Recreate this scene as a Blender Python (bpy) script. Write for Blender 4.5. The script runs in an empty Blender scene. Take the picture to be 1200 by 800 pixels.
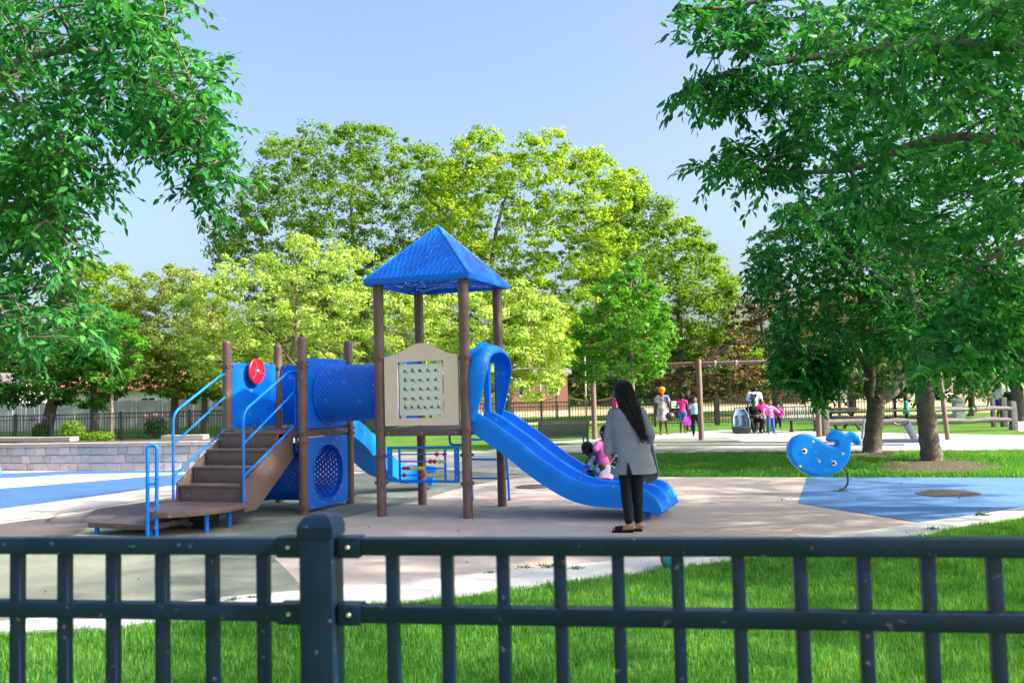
import bpy, bmesh, math, random
import numpy as np
from mathutils import Vector, Matrix, Euler
PI = math.pi
R = math.radians
scene = bpy.context.scene
COL = scene.collection

# ------------------------------------------------------------------ camera
F, PT, RL, H = 1070.0, .057, .0258, 1.56      # focal length in photo pixels, pitch, roll, eye height
_c, _s, _cr, _sr = math.cos(PT), math.sin(PT), math.cos(RL), math.sin(RL)
cam = bpy.data.cameras.new('camera'); camo = bpy.data.objects.new('camera', cam); COL.objects.link(camo)
r0 = Vector((1, 0, 0)); u0 = Vector((0, -_s, _c)); f0 = Vector((0, _c, _s))
rr = r0 * _cr - u0 * _sr; uu = r0 * _sr + u0 * _cr
m = Matrix((rr, uu, -f0)).transposed().to_4x4(); m.translation = Vector((0, 0, H))
camo.matrix_world = m
cam.sensor_width = 36; cam.lens = F / 1200 * 36; cam.clip_end = 2000; cam.clip_start = .05
cam.dof.use_dof = True; cam.dof.focus_distance = 12.0; cam.dof.aperture_fstop = 4.5
scene.camera = camo

# ------------------------------------------------------------------ light
SUN_AZ, SUN_EL = R(104), R(36)                 # measured from +Y towards +X
world = bpy.data.worlds.new('World'); scene.world = world; world.use_nodes = True
nt = world.node_tree; bg = nt.nodes['Background']
sky = nt.nodes.new('ShaderNodeTexSky'); sky.sky_type = 'NISHITA'; sky.sun_disc = False
sky.sun_elevation = SUN_EL; sky.sun_rotation = SUN_AZ; sky.altitude = 100
sky.air_density = 1.0; sky.dust_density = 6.0; sky.ozone_density = 2.2
nt.links.new(sky.outputs[0], bg.inputs[0]); bg.inputs[1].default_value = .095
sun = bpy.data.lights.new('sun', 'SUN'); sun.energy = 3.2; sun.angle = R(1); sun.color = (1, .9, .74)
suno = bpy.data.objects.new('sun', sun); COL.objects.link(suno)
sdir = Vector((math.sin(SUN_AZ) * math.cos(SUN_EL), math.cos(SUN_AZ) * math.cos(SUN_EL), math.sin(SUN_EL)))
suno.rotation_euler = sdir.to_track_quat('Z', 'Y').to_euler(); suno.location = sdir * 60
vs = scene.view_settings; vs.view_transform = 'Standard'; vs.look = 'None'; vs.gamma = 1; vs.exposure = 1.93
scene.render.resolution_x = 1024; scene.render.resolution_y = 682
scene.cycles.max_bounces = 8; scene.cycles.transparent_max_bounces = 8

# ------------------------------------------------------------------ measuring helpers (photo pixel -> real place)
def ray(px, py):
    a = px - 600; b = 400 - py
    X = a * _cr + b * _sr; Y = -a * _sr + b * _cr
    return Vector((X / F, _c - Y / F * _s, _s + Y / F * _c))
def gp(px, py, z=0.0):
    r = ray(px, py); t = (z - H) / r.z; return Vector((r.x * t, r.y * t, z))
def dp(px, py, Y):
    r = ray(px, py); t = Y / r.y; return Vector((r.x * t, Y, r.z * t + H))
def rays_np(px, py):
    a = px - 600; b = 400 - py
    X = a * _cr + b * _sr; Y = -a * _sr + b * _cr
    return np.stack([X / F, _c - Y / F * _s, _s + Y / F * _c], 1)

# ------------------------------------------------------------------ materials
MATS = {}
def mat(name, col, rough=.6, var=.12, scale=6.0, bump=0.0, bscale=60.0, metallic=0.0, spec=.5, col2=None, coat=0.0, speck=None, detail=6, chips=None):
    if name in MATS: return MATS[name]
    m = bpy.data.materials.new(name); m.use_nodes = True; n = m.node_tree.nodes; l = m.node_tree.links
    b = n['Principled BSDF']; b.inputs['Roughness'].default_value = rough; b.inputs['Metallic'].default_value = metallic
    b.inputs['Specular IOR Level'].default_value = spec if rough < .6 or spec != .5 else .18; b.inputs['Coat Weight'].default_value = coat
    tc = n.new('ShaderNodeTexCoord')
    nz = n.new('ShaderNodeTexNoise'); nz.inputs['Scale'].default_value = scale; nz.inputs['Detail'].default_value = detail
    nz.inputs['Roughness'].default_value = .65
    l.new(tc.outputs['Object'], nz.inputs['Vector'])
    cr = n.new('ShaderNodeValToRGB'); cr.color_ramp.elements[0].position = .3; cr.color_ramp.elements[1].position = .7
    c2 = col2 if col2 else tuple(min(1, c * (1 + var)) for c in col)
    c1 = col if col2 else tuple(c * (1 - var) for c in col)
    cr.color_ramp.elements[0].color = (*c1, 1); cr.color_ramp.elements[1].color = (*c2, 1)
    l.new(nz.outputs['Fac'], cr.inputs[0])
    out = cr.outputs[0]
    if speck:                                     # (scale, colour, amount)
        vz = n.new('ShaderNodeTexNoise'); vz.inputs['Scale'].default_value = speck[0]; vz.inputs['Detail'].default_value = 3
        l.new(tc.outputs['Object'], vz.inputs['Vector'])
        r2 = n.new('ShaderNodeValToRGB'); r2.color_ramp.elements[0].position = .52; r2.color_ramp.elements[1].position = .62
        l.new(vz.outputs['Fac'], r2.inputs[0])
        mu = n.new('ShaderNodeMath'); mu.operation = 'MULTIPLY'; mu.inputs[1].default_value = speck[2]; l.new(r2.outputs[0], mu.inputs[0])
        mx = n.new('ShaderNodeMix'); mx.data_type = 'RGBA'; l.new(mu.outputs[0], mx.inputs[0]); l.new(out, mx.inputs[6])
        mx.inputs[7].default_value = (*speck[1], 1); out = mx.outputs[2]
    if chips:                                     # sparse scuffs and droppings: (scale, colour, amount)
        vz = n.new('ShaderNodeTexNoise'); vz.inputs['Scale'].default_value = chips[0]; vz.inputs['Detail'].default_value = 4
        mp = n.new('ShaderNodeMapping'); mp.inputs['Location'].default_value = (3.1, 7.7, 1.3); l.new(tc.outputs['Object'], mp.inputs[0]); oi = n.new('ShaderNodeObjectInfo'); va = n.new('ShaderNodeVectorMath'); va.operation = 'SCALE'; va.inputs[0].default_value = (37, 53, 71); l.new(oi.outputs['Random'], va.inputs['Scale'])
        vb = n.new('ShaderNodeVectorMath'); vb.operation = 'ADD'; l.new(mp.outputs[0], vb.inputs[0]); l.new(va.outputs[0], vb.inputs[1]); l.new(vb.outputs[0], vz.inputs['Vector'])
        r2 = n.new('ShaderNodeValToRGB'); r2.color_ramp.elements[0].position = .665; r2.color_ramp.elements[1].position = .70
        l.new(vz.outputs['Fac'], r2.inputs[0])
        mu = n.new('ShaderNodeMath'); mu.operation = 'MULTIPLY'; mu.inputs[1].default_value = chips[2]; l.new(r2.outputs[0], mu.inputs[0])
        mx = n.new('ShaderNodeMix'); mx.data_type = 'RGBA'; l.new(mu.outputs[0], mx.inputs[0]); l.new(out, mx.inputs[6])
        mx.inputs[7].default_value = (*chips[1], 1); out = mx.outputs[2]
    l.new(out, b.inputs['Base Color'])
    if rough < .6:
        mr = n.new('ShaderNodeMapRange'); mr.inputs[3].default_value = rough * .75; mr.inputs[4].default_value = min(1, rough * 1.35)
        l.new(nz.outputs['Fac'], mr.inputs[0]); l.new(mr.outputs[0], b.inputs['Roughness'])
    if bump:
        bz = n.new('ShaderNodeTexNoise'); bz.inputs['Scale'].default_value = bscale; bz.inputs['Detail'].default_value = 5
        l.new(tc.outputs['Object'], bz.inputs['Vector'])
        bp = n.new('ShaderNodeBump'); bp.inputs['Strength'].default_value = bump; bp.inputs['Distance'].default_value = .02
        l.new(bz.outputs['Fac'], bp.inputs['Height']); l.new(bp.outputs[0], b.inputs['Normal'])
    MATS[name] = m; return m
def leafmat(name, cols, trans=.45, rough=.45, tcol=None):
    m = bpy.data.materials.new(name); m.use_nodes = True; n = m.node_tree.nodes; l = m.node_tree.links
    b = n['Principled BSDF']; b.inputs['Roughness'].default_value = rough; b.inputs['Specular IOR Level'].default_value = .2
    at = n.new('ShaderNodeAttribute'); at.attribute_name = 'tone'
    cr = n.new('ShaderNodeValToRGB')
    while len(cr.color_ramp.elements) < len(cols): cr.color_ramp.elements.new(.5)
    for i, c in enumerate(cols):
        cr.color_ramp.elements[i].position = i / (len(cols) - 1); cr.color_ramp.elements[i].color = (*c, 1)
    l.new(at.outputs['Fac'], cr.inputs[0]); l.new(cr.outputs[0], b.inputs['Base Color'])
    tr = n.new('ShaderNodeBsdfTranslucent')
    hs = n.new('ShaderNodeMix'); hs.data_type = 'RGBA'; hs.blend_type = 'MULTIPLY'; hs.inputs[0].default_value = 1
    hs.inputs[7].default_value = (*(tcol or (1.5, 1.35, .55)), 1); l.new(cr.outputs[0], hs.inputs[6]); l.new(hs.outputs[2], tr.inputs[0])
    mx = n.new('ShaderNodeMixShader'); mx.inputs[0].default_value = trans
    l.new(b.outputs[0], mx.inputs[1]); l.new(tr.outputs[0], mx.inputs[2])
    l.new(mx.outputs[0], n['Material Output'].inputs[0])
    MATS[name] = m; return m

# ------------------------------------------------------------------ object helpers
def tag(o, label=None, cat=None, group=None, kind=None):
    if label: o['label'] = label
    if cat: o['category'] = cat
    if group: o['group'] = group
    if kind: o['kind'] = kind
    return o
def empty(name, loc=(0, 0, 0), rz=0.0, label=None, cat=None, group=None):
    o = bpy.data.objects.new(name, None); COL.objects.link(o); o.location = loc; o.rotation_euler = (0, 0, rz)
    o.empty_display_size = .1
    return tag(o, label, cat, group)
def link(name, me, mt=None, parent=None, smooth=40):
    o = bpy.data.objects.new(name, me); COL.objects.link(o)
    if mt is not None:
        me.materials.clear(); me.materials.append(mt)
    if parent is not None: o.parent = parent
    if smooth is not None:
        me.shade_smooth()
        if smooth < 180: me.set_sharp_from_angle(angle=R(smooth))
    return o
def copy_tree(o, parent=None, loc=None, rz=None):
    c = o.copy(); COL.objects.link(c); c.parent = parent
    if loc is not None: c.location = loc
    if rz is not None: c.rotation_euler = (0, 0, rz)
    for ch in list(o.children): copy_tree(ch, c)
    return c
def frame_of(d, hint=Vector((0, 0, 1))):
    d = d.normalized()
    if abs(d.dot(hint)) > .97: hint = Vector((0, 1, 0))
    a = hint.cross(d).normalized(); b = d.cross(a)
    return a, b, d
class MB:
    def __init__(s): s.v = []; s.f = []
    def add(s, vs_, fs):
        k = len(s.v); s.v += [tuple(v) for v in vs_]; s.f += [tuple(i + k for i in f) for f in fs]; return s
    def box(s, x0, x1, y0, y1, z0, z1):
        V = [(x0, y0, z0), (x1, y0, z0), (x1, y1, z0), (x0, y1, z0), (x0, y0, z1), (x1, y0, z1), (x1, y1, z1), (x0, y1, z1)]
        return s.add(V, [(3, 2, 1, 0), (4, 5, 6, 7), (0, 1, 5, 4), (1, 2, 6, 5), (2, 3, 7, 6), (3, 0, 4, 7)])
    def bar(s, a, b, w, h, hint=Vector((0, 0, 1))):      # box from a to b, w across, h along hint
        a = Vector(a); b = Vector(b); x, y, d = frame_of(b - a, hint)
        V = [p + x * (i * w / 2) + y * (j * h / 2) for p in (a, b) for i, j in ((-1, -1), (1, -1), (1, 1), (-1, 1))]
        return s.add(V, [(3, 2, 1, 0), (4, 5, 6, 7), (0, 1, 5, 4), (1, 2, 6, 5), (2, 3, 7, 6), (3, 0, 4, 7)])
    def tube(s, path, r, seg=10, caps=True):
        P = [Vector(p) for p in path]; rs = r if isinstance(r, (list, tuple)) else [r] * len(P)
        k = len(s.v); prev = None
        for i, p in enumerate(P):
            d = (P[min(i + 1, len(P) - 1)] - P[max(i - 1, 0)])
            if d.length < 1e-9: d = Vector((0, 0, 1))
            d.normalize()
            if prev is None: a, b, _ = frame_of(d)
            else:
                a = prev - d * prev.dot(d)
                a = a.normalized() if a.length > 1e-6 else frame_of(d)[0]
                b = d.cross(a)
            prev = a
            for j in range(seg):
                t = 2 * PI * j / seg; s.v.append(tuple(p + (a * math.cos(t) + b * math.sin(t)) * rs[i]))
        n = len(P)
        for i in range(n - 1):
            for j in range(seg):
                q = (j + 1) % seg; s.f.append((k + i * seg + j, k + i * seg + q, k + (i + 1) * seg + q, k + (i + 1) * seg + j))
        if caps:
            s.f.append(tuple(k + j for j in reversed(range(seg)))); s.f.append(tuple(k + (n - 1) * seg + j for j in range(seg)))
        return s
    def loft(s, rings, close=True, caps=True):
        k = len(s.v); n = len(rings[0])
        for r in rings: s.v += [tuple(p) for p in r]
        for i in range(len(rings) - 1):
            for j in range(n if close else n - 1):
                q = (j + 1) % n; s.f.append((k + i * n + j, k + i * n + q, k + (i + 1) * n + q, k + (i + 1) * n + j))
        if caps:
            s.f.append(tuple(k + j for j in reversed(range(n)))); s.f.append(tuple(k + (len(rings) - 1) * n + j for j in range(n)))
        return s
    def lathe(s, prof, c=(0, 0, 0), seg=24, axis='z'):
        rings = []
        for r, z in prof:
            ring = []
            for j in range(seg):
                t = 2 * PI * j / seg; x, y = r * math.cos(t), r * math.sin(t)
                p = {'z': (x, y, z), 'x': (z, x, y), 'y': (y, z, x)}[axis]
                ring.append((p[0] + c[0], p[1] + c[1], p[2] + c[2]))
            rings.append(ring)
        return s.loft(rings, True, prof[0] != prof[-1])
    def prism(s, pts, o, ax, ay, an, t):       # polygon pts (a,b) in plane (ax, ay) extruded t along an
        o = Vector(o); ax = Vector(ax); ay = Vector(ay); an = Vector(an); n = len(pts)
        V = [o + ax * a + ay * b for a, b in pts] + [o + ax * a + ay * b + an * t for a, b in pts]
        return s.add(V, [tuple(reversed(range(n))), tuple(range(n, 2 * n))] + [(i, (i + 1) % n, n + (i + 1) % n, n + i) for i in range(n)])
    def capsule(s, a, b, ra, rb, seg=12):
        a = Vector(a); b = Vector(b); d = b - a; L = d.length
        if L < 1e-6: d = Vector((0, 0, 1)); L = 1e-6
        d = d.normalized(); path = []; rs = []
        for i in range(5): t = -PI / 2 + PI / 2 * i / 4; path.append(a + d * (math.sin(t) * ra)); rs.append(max(.0004, ra * math.cos(t)))
        for i in range(1, 5): t = PI / 2 * i / 4; path.append(b + d * (math.sin(t) * rb)); rs.append(max(.0004, rb * math.cos(t)))
        path.insert(5, b + d * .0001); rs.insert(5, rb)
        x, y, _ = frame_of(d); rings = []
        for p, r_ in zip(path, rs): rings.append([p + (x * math.cos(2 * PI * j / seg) + y * math.sin(2 * PI * j / seg)) * r_ for j in range(seg)])
        return s.loft(rings)
    def ell(s, c, r, M3=None, seg=14, rows=9):
        c = Vector(c); M3 = M3 or Matrix.Identity(3); rings = []
        for i in range(rows + 1):
            t = -PI / 2 + PI * i / rows; z = math.sin(t); w = max(.001, math.cos(t))
            rings.append([c + M3 @ Vector((r[0] * w * math.cos(2 * PI * j / seg), r[1] * w * math.sin(2 * PI * j / seg), r[2] * z)) for j in range(seg)])
        return s.loft(rings)
    def mesh(s, name='mesh'):
        me = bpy.data.meshes.new(name); me.from_pydata(s.v, [], s.f); me.update(); return me
    def build(s, name, mt, parent=None, smooth=40, bevel=0.0):
        me = s.mesh(name)
        bm = bmesh.new(); bm.from_mesh(me); bmesh.ops.recalc_face_normals(bm, faces=bm.faces)
        if bevel: bmesh.ops.bevel(bm, geom=[e for e in bm.edges if e.is_manifold and e.calc_face_angle(0) > R(30)], offset=bevel, segments=2, affect='EDGES', profile=.6, clamp_overlap=True)
        bm.to_mesh(me); bm.free()
        return link(name, me, mt, parent, smooth)
def blob(name, mb, mt, parent=None, voxel=.01, smooth=3, cut=None):
    """union of overlapping closed shells into one continuous skin"""
    me = mb.mesh('blob'); bm = bmesh.new(); bm.from_mesh(me); bmesh.ops.recalc_face_normals(bm, faces=bm.faces); bm.to_mesh(me); bm.free()
    o = bpy.data.objects.new('tmp', me); COL.objects.link(o)
    rm = o.modifiers.new('r', 'REMESH'); rm.mode = 'VOXEL'; rm.voxel_size = voxel
    sm = o.modifiers.new('s', 'SMOOTH'); sm.iterations = smooth; sm.factor = .5
    dg = bpy.context.evaluated_depsgraph_get(); dg.update()
    res = bpy.data.meshes.new_from_object(o.evaluated_get(dg)); bpy.data.objects.remove(o); bpy.data.meshes.remove(me)
    if cut:
        bm = bmesh.new(); bm.from_mesh(res)
        for co, no in cut: bmesh.ops.bisect_plane(bm, geom=bm.verts[:] + bm.edges[:] + bm.faces[:], plane_co=co, plane_no=no, clear_outer=True)
        bm.to_mesh(res); bm.free()
    return link(name, res, mt, parent, 180)
def np_mesh(name, V, Q, tone=None):
    """V (n,3), Q (m,k) faces of equal size"""
    me = bpy.data.meshes.new(name); k = Q.shape[1]
    me.vertices.add(len(V)); me.vertices.foreach_set('co', V.astype(np.float32).ravel())
    me.loops.add(Q.size); me.loops.foreach_set('vertex_index', Q.astype(np.int32).ravel())
    me.polygons.add(len(Q)); me.polygons.foreach_set('loop_start', np.arange(0, Q.size, k, dtype=np.int32))
    me.polygons.foreach_set('loop_total', np.full(len(Q), k, dtype=np.int32))
    if tone is not None:
        a = me.attributes.new('tone', 'FLOAT', 'POINT'); a.data.foreach_set('value', tone.astype(np.float32))
    me.update(calc_edges=True); return me
def bez(a, b, c, d, n=12):
    a, b, c, d = map(Vector, (a, b, c, d)); out = []
    for i in range(n + 1):
        t = i / n; u = 1 - t; out.append(a * u ** 3 + b * 3 * u * u * t + c * 3 * u * t * t + d * t ** 3)
    return out
def arc_corner(pts, r=.08, n=5):
    """polyline with rounded corners"""
    P = [Vector(p) for p in pts]; out = [P[0]]
    for i in range(1, len(P) - 1):
        a = (P[i - 1] - P[i]); b = (P[i + 1] - P[i]); q = min(r, a.length * .45, b.length * .45)
        A = P[i] + a.normalized() * q; B = P[i] + b.normalized() * q
        for k in range(n + 1):
            t = k / n; out.append(A * (1 - t) ** 2 + P[i] * 2 * t * (1 - t) + B * t * t)
    out.append(P[-1]); return out
def sheet(name, pts, z, mt, kind='structure', thick=0.0, label=None, cat=None):
    me = bpy.data.meshes.new(name); bm = bmesh.new()
    vs_ = [bm.verts.new((p[0], p[1], z)) for p in pts]; f = bm.faces.new(vs_)
    if f.normal.z < 0: f.normal_flip()
    f.normal_update()
    if thick:
        r = bmesh.ops.extrude_face_region(bm, geom=[f])
        for v in r['geom']:
            if isinstance(v, bmesh.types.BMVert): v.co.z -= thick
        bmesh.ops.recalc_face_normals(bm, faces=bm.faces)
    bmesh.ops.triangulate(bm, faces=bm.faces)
    bm.to_mesh(me); bm.free(); o = link(name, me, mt, None, None)
    if f is not None and not thick:
        pass
    return tag(o, label, cat, None, kind)
def curve_pts(pts, n=6):                      # Catmull-Rom through points (open)
    P = [Vector(p) for p in pts]; out = []
    for i in range(len(P) - 1):
        p0 = P[max(i - 1, 0)]; p1 = P[i]; p2 = P[i + 1]; p3 = P[min(i + 2, len(P) - 1)]
        for k in range(n):
            t = k / n
            out.append(.5 * ((2 * p1) + (p2 - p0) * t + (2 * p0 - 5 * p1 + 4 * p2 - p3) * t * t + (3 * p1 - p0 - 3 * p2 + p3) * t ** 3))
    out.append(P[-1]); return out

# ------------------------------------------------------------------ palette
BLUE = mat('blue_plastic', (.001, .235, .90), .36, .1, 2, bump=.04, bscale=25, spec=.3, chips=(11, (.35, .5, .7), .35))
BLUEP = mat('deep_blue_panel', (.001, .155, .74), .4, .1, 2, bump=.04, bscale=25, spec=.3, chips=(9, (.4, .5, .7), .3))
BLUEM = mat('blue_coated_metal', (.001, .18, .76), .4, .1, 8, spec=.35)
BLUED = mat('blue_perforated_metal', (.001, .15, .74), .38, .15, 3, spec=.4, chips=(15, (.6, .68, .8), .3))
POST = mat('brown_painted_post', (.135, .070, .064), .45, .2, 3, col2=(.18, .108, .098), speck=(5, (.2, .18, .16), .25), chips=(18, (.35, .33, .3), .4))
BROWN = mat('brown_step_coating', (.125, .078, .075), .55, .15, 5, bump=.08, bscale=120, col2=(.155, .105, .10), speck=(7, (.2, .16, .15), .15), chips=(13, (.4, .36, .34), .5))
CREAM = mat('cream_plastic', (.88, .66, .52), .5, .04, 3, bump=.02)
IVORY = mat('ivory_sheet', (.82, .79, .68), .4, .04, 3)
RED = mat('red_plastic', (.62, .008, .03), .35, .08, 5)
LIME = mat('pale_lime_plastic', (.50, .56, .16), .4, .08, 5)
STEEL = mat('galvanised_steel', (.55, .56, .57), .35, .1, 20, metallic=.8)
RUST = mat('worn_spring_steel', (.12, .1, .09), .5, .3, 20, metallic=.6)
FENCE = mat('black_fence_paint', (.002, .010, .030), .36, .3, 6, bump=.03, bscale=90, spec=.38, chips=(48, (.45, .5, .55), .16))
BLACK = mat('black_metal', (.012, .012, .014), .5, .2, 10)
BEIGE = mat('beige_rubber', (.56, .465, .41), .9, .1, 1.3, bump=.6, bscale=260, col2=(.70, .61, .55), speck=(170, (.2, .15, .13), .5))
GREENR = mat('green_grey_rubber', (.185, .21, .18), .9, .1, 1.6, bump=.5, bscale=220, col2=(.29, .31, .265), speck=(150, (.09, .11, .09), .5))
BROWNR = mat('brown_grey_rubber', (.115, .10, .115), .9, .1, 2, bump=.5, bscale=220, col2=(.155, .135, .145), speck=(150, (.06, .05, .06), .5))
BLUERL = mat('deeper_blue_rubber', (.03, .105, .27), .85, .1, 1.5, bump=.4, bscale=220, col2=(.05, .14, .34), speck=(140, (.3, .38, .5), .3))  # darker copy of blue_rubber: tone stands in for shade on the left bands
BLUER = mat('blue_rubber', (.055, .175, .43), .85, .1, 1.0, bump=.4, bscale=220, col2=(.12, .25, .50), speck=(140, (.3, .38, .5), .3))
PALER = mat('pale_rubber', (.52, .49, .45), .9, .08, 1.2, bump=.4, bscale=220, speck=(150, (.4, .36, .33), .4))
CONC = mat('concrete', (.50, .50, .49), .85, .08, 5, bump=.3, bscale=120, col2=(.62, .62, .61), speck=(60, (.3, .3, .28), .3))
PATHC = mat('path_concrete', (.31, .30, .285), .9, .08, 1.2, bump=.2, bscale=100, col2=(.41, .395, .375))
SOIL = mat('bare_soil', (.06, .045, .036), .95, .2, 7, bump=1.0, bscale=40, col2=(.13, .10, .08), speck=(30, (.22, .17, .13), .5))
LAWN = mat('lawn', (.05, .15, .014), .95, .3, .7, bump=1.0, bscale=90, col2=(.11, .23, .03), speck=(50, (.03, .07, .012), .6))
SAND = mat('yellow_sand', (.62, .47, .22), .95, .1, 1, bump=.4)
CLAY = mat('tan_infield', (.55, .38, .24), .95, .1, .6)
BARK = mat('bark', (.085, .070, .062), .9, .25, 9, bump=1.0, bscale=28, col2=(.20, .175, .16))
BARKL = mat('pale_bark', (.20, .15, .11), .9, .25, 9, bump=.8, bscale=30, col2=(.3, .24, .19))
STONE = [mat('wall_block_%s' % k, c, .9, .1, 9, bump=.8, bscale=45, col2=tuple(x * 1.25 for x in c)) for k, c in (('grey', (.44, .42, .44)), ('warm', (.50, .46, .45)), ('dark', (.38, .37, .39)))]
CAPS = mat('capstone', (.42, .37, .35), .9, .1, 8, bump=.5, bscale=50)
SIGNW = mat('white_sign', (.7, .72, .72), .5, .03)
TEAL = mat('teal_rubber_ball', (.02, .33, .38), .45, .1, 10)
GREY = mat('weathered_wood', (.12, .115, .12), .85, .2, 12, bump=.5, bscale=50, col2=(.21, .20, .21))

# ------------------------------------------------------------------ ground
def ring_sheet(name, pts, z, mt): return sheet(name, pts, z, mt)
def px_poly(pp, z=0.0): return [tuple(gp(x, y, z)[:2]) for x, y in pp]
lawn = sheet('ground', [(-600, -60), (600, -60), (600, 1200), (-600, 1200)], 0, LAWN)
top_edge = [(-260, 752), (-120, 741), (0, 731), (110, 720), (242, 704), (330, 696), (403, 691), (456, 686), (535, 677), (657, 665), (727, 658), (830, 646), (1000, 626), (1078, 614), (1133, 606), (1200, 595), (1300, 573)]
bot_edge = [(-260, 765), (-120, 753), (0, 743), (110, 739), (170, 733), (300, 721), (403, 712), (480, 706), (535, 700), (634, 687), (727, 675), (827, 661), (940, 646), (1067, 631), (1093, 625), (1125, 618), (1192, 608), (1300, 583)]
TE = [Vector(p) for p in px_poly(top_edge)]; BE = [Vector(p) for p in px_poly(bot_edge)]
TEs = curve_pts(TE, 4); BEs = curve_pts(BE, 4)
back = px_poly([(1500, 560), (1200, 560), (946, 559.5), (640, 558.5)])
left_back = [gp(560, 533)[:2], gp(440, 531)[:2], (-6.0, 21.6), (-10.3, 21.95), (-13.3, 22.9), (-16.5, 24.2)]
play = [tuple(p) for p in TEs] + back + [tuple(p) for p in left_back]
sheet('playground_surface', play, .006, BEIGE)
# concrete kerb strip between the rubber and the front lawn
sheet('concrete_strip', [tuple(p) for p in TEs] + [tuple(p) for p in reversed(BEs)], .022, CONC, thick=.05)
g1 = px_poly([(583, 563), (541, 571.5), (490, 586.5), (452, 595), (430, 601), (404, 607), (360, 627), (322, 655), (335, 667), (350, 684), (356, 692)])
i0 = 4 * 5
gpts = g1 + [tuple(p) for p in reversed(TEs[:i0 + 1])] + px_poly([(-300, 640), (0, 614), (100, 601), (180, 588), (205, 581), (330, 566), (440, 553), (520, 551), (600, 552), (640, 556)])
sheet('green_rubber', gpts, .010, GREENR)
sheet('brown_rubber', [tuple(p) for p in curve_pts([Vector(p) for p in px_poly([(-200, 648), (-60, 625), (30, 611), (85, 606), (103, 604), (114, 597), (150, 592), (200, 586), (250, 583), (290, 590), (270, 602), (215, 608), (150, 611), (112, 616), (98, 622), (88, 627), (60, 632), (0, 634), (-100, 655), (-200, 676)])], 4)], .014, BROWNR)
def band(name, up, lo, z, mt):
    a = curve_pts([Vector(p) for p in px_poly(up)], 4); b = curve_pts([Vector(p) for p in px_poly(lo)], 4)
    sheet(name, [tuple(p) for p in a] + [tuple(p) for p in reversed(b)], z, mt)
band('pale_rubber', [(-200, 622), (0, 597), (90, 585), (190, 571), (240, 565), (330, 560)], [(-200, 640), (0, 612), (90, 599), (190, 582), (240, 575), (330, 564)], .014, PALER)
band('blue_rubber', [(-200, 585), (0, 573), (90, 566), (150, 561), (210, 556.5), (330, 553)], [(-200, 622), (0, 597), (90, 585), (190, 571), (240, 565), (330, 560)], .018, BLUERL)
band('pale_rubber', [(-200, 566), (0, 561), (80, 556.5), (150, 555), (210, 554), (330, 551)], [(-200, 585), (0, 573), (90, 566), (150, 561), (210, 556.5), (330, 553)], .014, PALER)
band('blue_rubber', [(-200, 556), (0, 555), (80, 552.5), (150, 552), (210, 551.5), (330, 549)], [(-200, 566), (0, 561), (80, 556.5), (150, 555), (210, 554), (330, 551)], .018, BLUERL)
TE_R = [tuple(p) for p in TEs if p.x > gp(1080, 613).x - .02]
sheet('blue_rubber', px_poly([(946, 559.8), (936, 590), (992, 599), (1030, 605), (1078, 613)]) + TE_R + px_poly([(1500, 560.2), (1200, 560.2)]), .012, BLUER)
sheet('worn_rubber_patch', [tuple(p) for p in curve_pts([Vector(p) for p in px_poly([(770, 606), (850, 596), (960, 598), (985, 608), (940, 624), (850, 634), (760, 622), (770, 606)])], 5)][:-1], .0085, mat('worn_rubber', (.52, .40, .33), .9, .1, 3, bump=.4, bscale=200, col2=(.60, .50, .43), speck=(120, (.3, .2, .17), .4)))
# paths and lawns beyond the playground
sheet('path', px_poly([(330, 552), (430, 531), (560, 529), (640, 534), (660, 548), (640, 558.3), (520, 551.5), (440, 552.5)]), .016, PATHC)
sheet('path', px_poly([(590, 531), (600, 521), (700, 514), (850, 503.5), (960, 505.5), (1500, 516), (1700, 530), (1500, 529), (1200, 527.5), (960, 529), (775, 531)]), .010, PATHC)
sheet('green_rubber', px_poly([(560, 531), (590, 524), (640, 519.5), (760, 514.5), (852, 513), (870, 517), (845, 523), (800, 529.5)]), .015, GREENR)
sheet('grey_green_path', px_poly([(1000, 509.5), (1500, 518.5), (1700, 530), (1200, 526.5), (985, 527.8)]), .014, mat('grey_green_surface', (.36, .39, .36), .9, .08, 1, bump=.3, bscale=100))
sheet('edging_strip', px_poly([(600, 521.5), (760, 518.3), (1060, 518.3), (1060, 519.4), (760, 519.6), (600, 523)]), .03, mat('dark_edging', (.10, .11, .12), .8), thick=.03)
sheet('edging_strip', px_poly([(770, 521.6), (1060, 521.2), (1060, 522.2), (770, 522.7)]), .03, mat('dark_edging', (.10, .11, .12), .8), thick=.03)
sheet('dark_mat', px_poly([(1035, 515.5), (1078, 515), (1080, 519), (1030, 519.5)]), .034, mat('navy_rubber_mat', (.03, .045, .08), .8))
sheet('post_footing', px_poly([(1092, 512), (1115, 512.5), (1128, 520), (1086, 520)]), .024, CONC)
sheet('front_path_right', px_poly([(1176, 493), (1215, 493), (1260, 505), (1195, 506)]), .012, PATHC)
sheet('sand_court', [(-2, 60), (40, 60), (44, 78), (-4, 78)], .01, CLAY)
sheet('yellow_court_edge', [(-6, 45), (46, 47.5), (46, 50.5), (-6, 49)], .014, SAND)
sheet('far_bare_ground', [(-60, 78), (80, 78), (90, 110), (-70, 110)], .012, mat('dry_ground', (.22, .17, .10), .95, .3, .3, col2=(.10, .15, .04)))
sp = [Vector(p) for p in px_poly([(1025, 551), (1035, 544), (1070, 540), (1110, 539), (1150, 543), (1175, 548), (1160, 553), (1110, 555), (1060, 556), (1025, 551)])]
sheet('soil_patch', [tuple(p) for p in curve_pts(sp, 5)][:-1], .03, SOIL, thick=.04)
sp = [Vector(p) for p in px_poly([(985, 533), (1010, 530), (1050, 529.5), (1062, 533), (1040, 536), (1000, 537), (985, 533)])]
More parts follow.
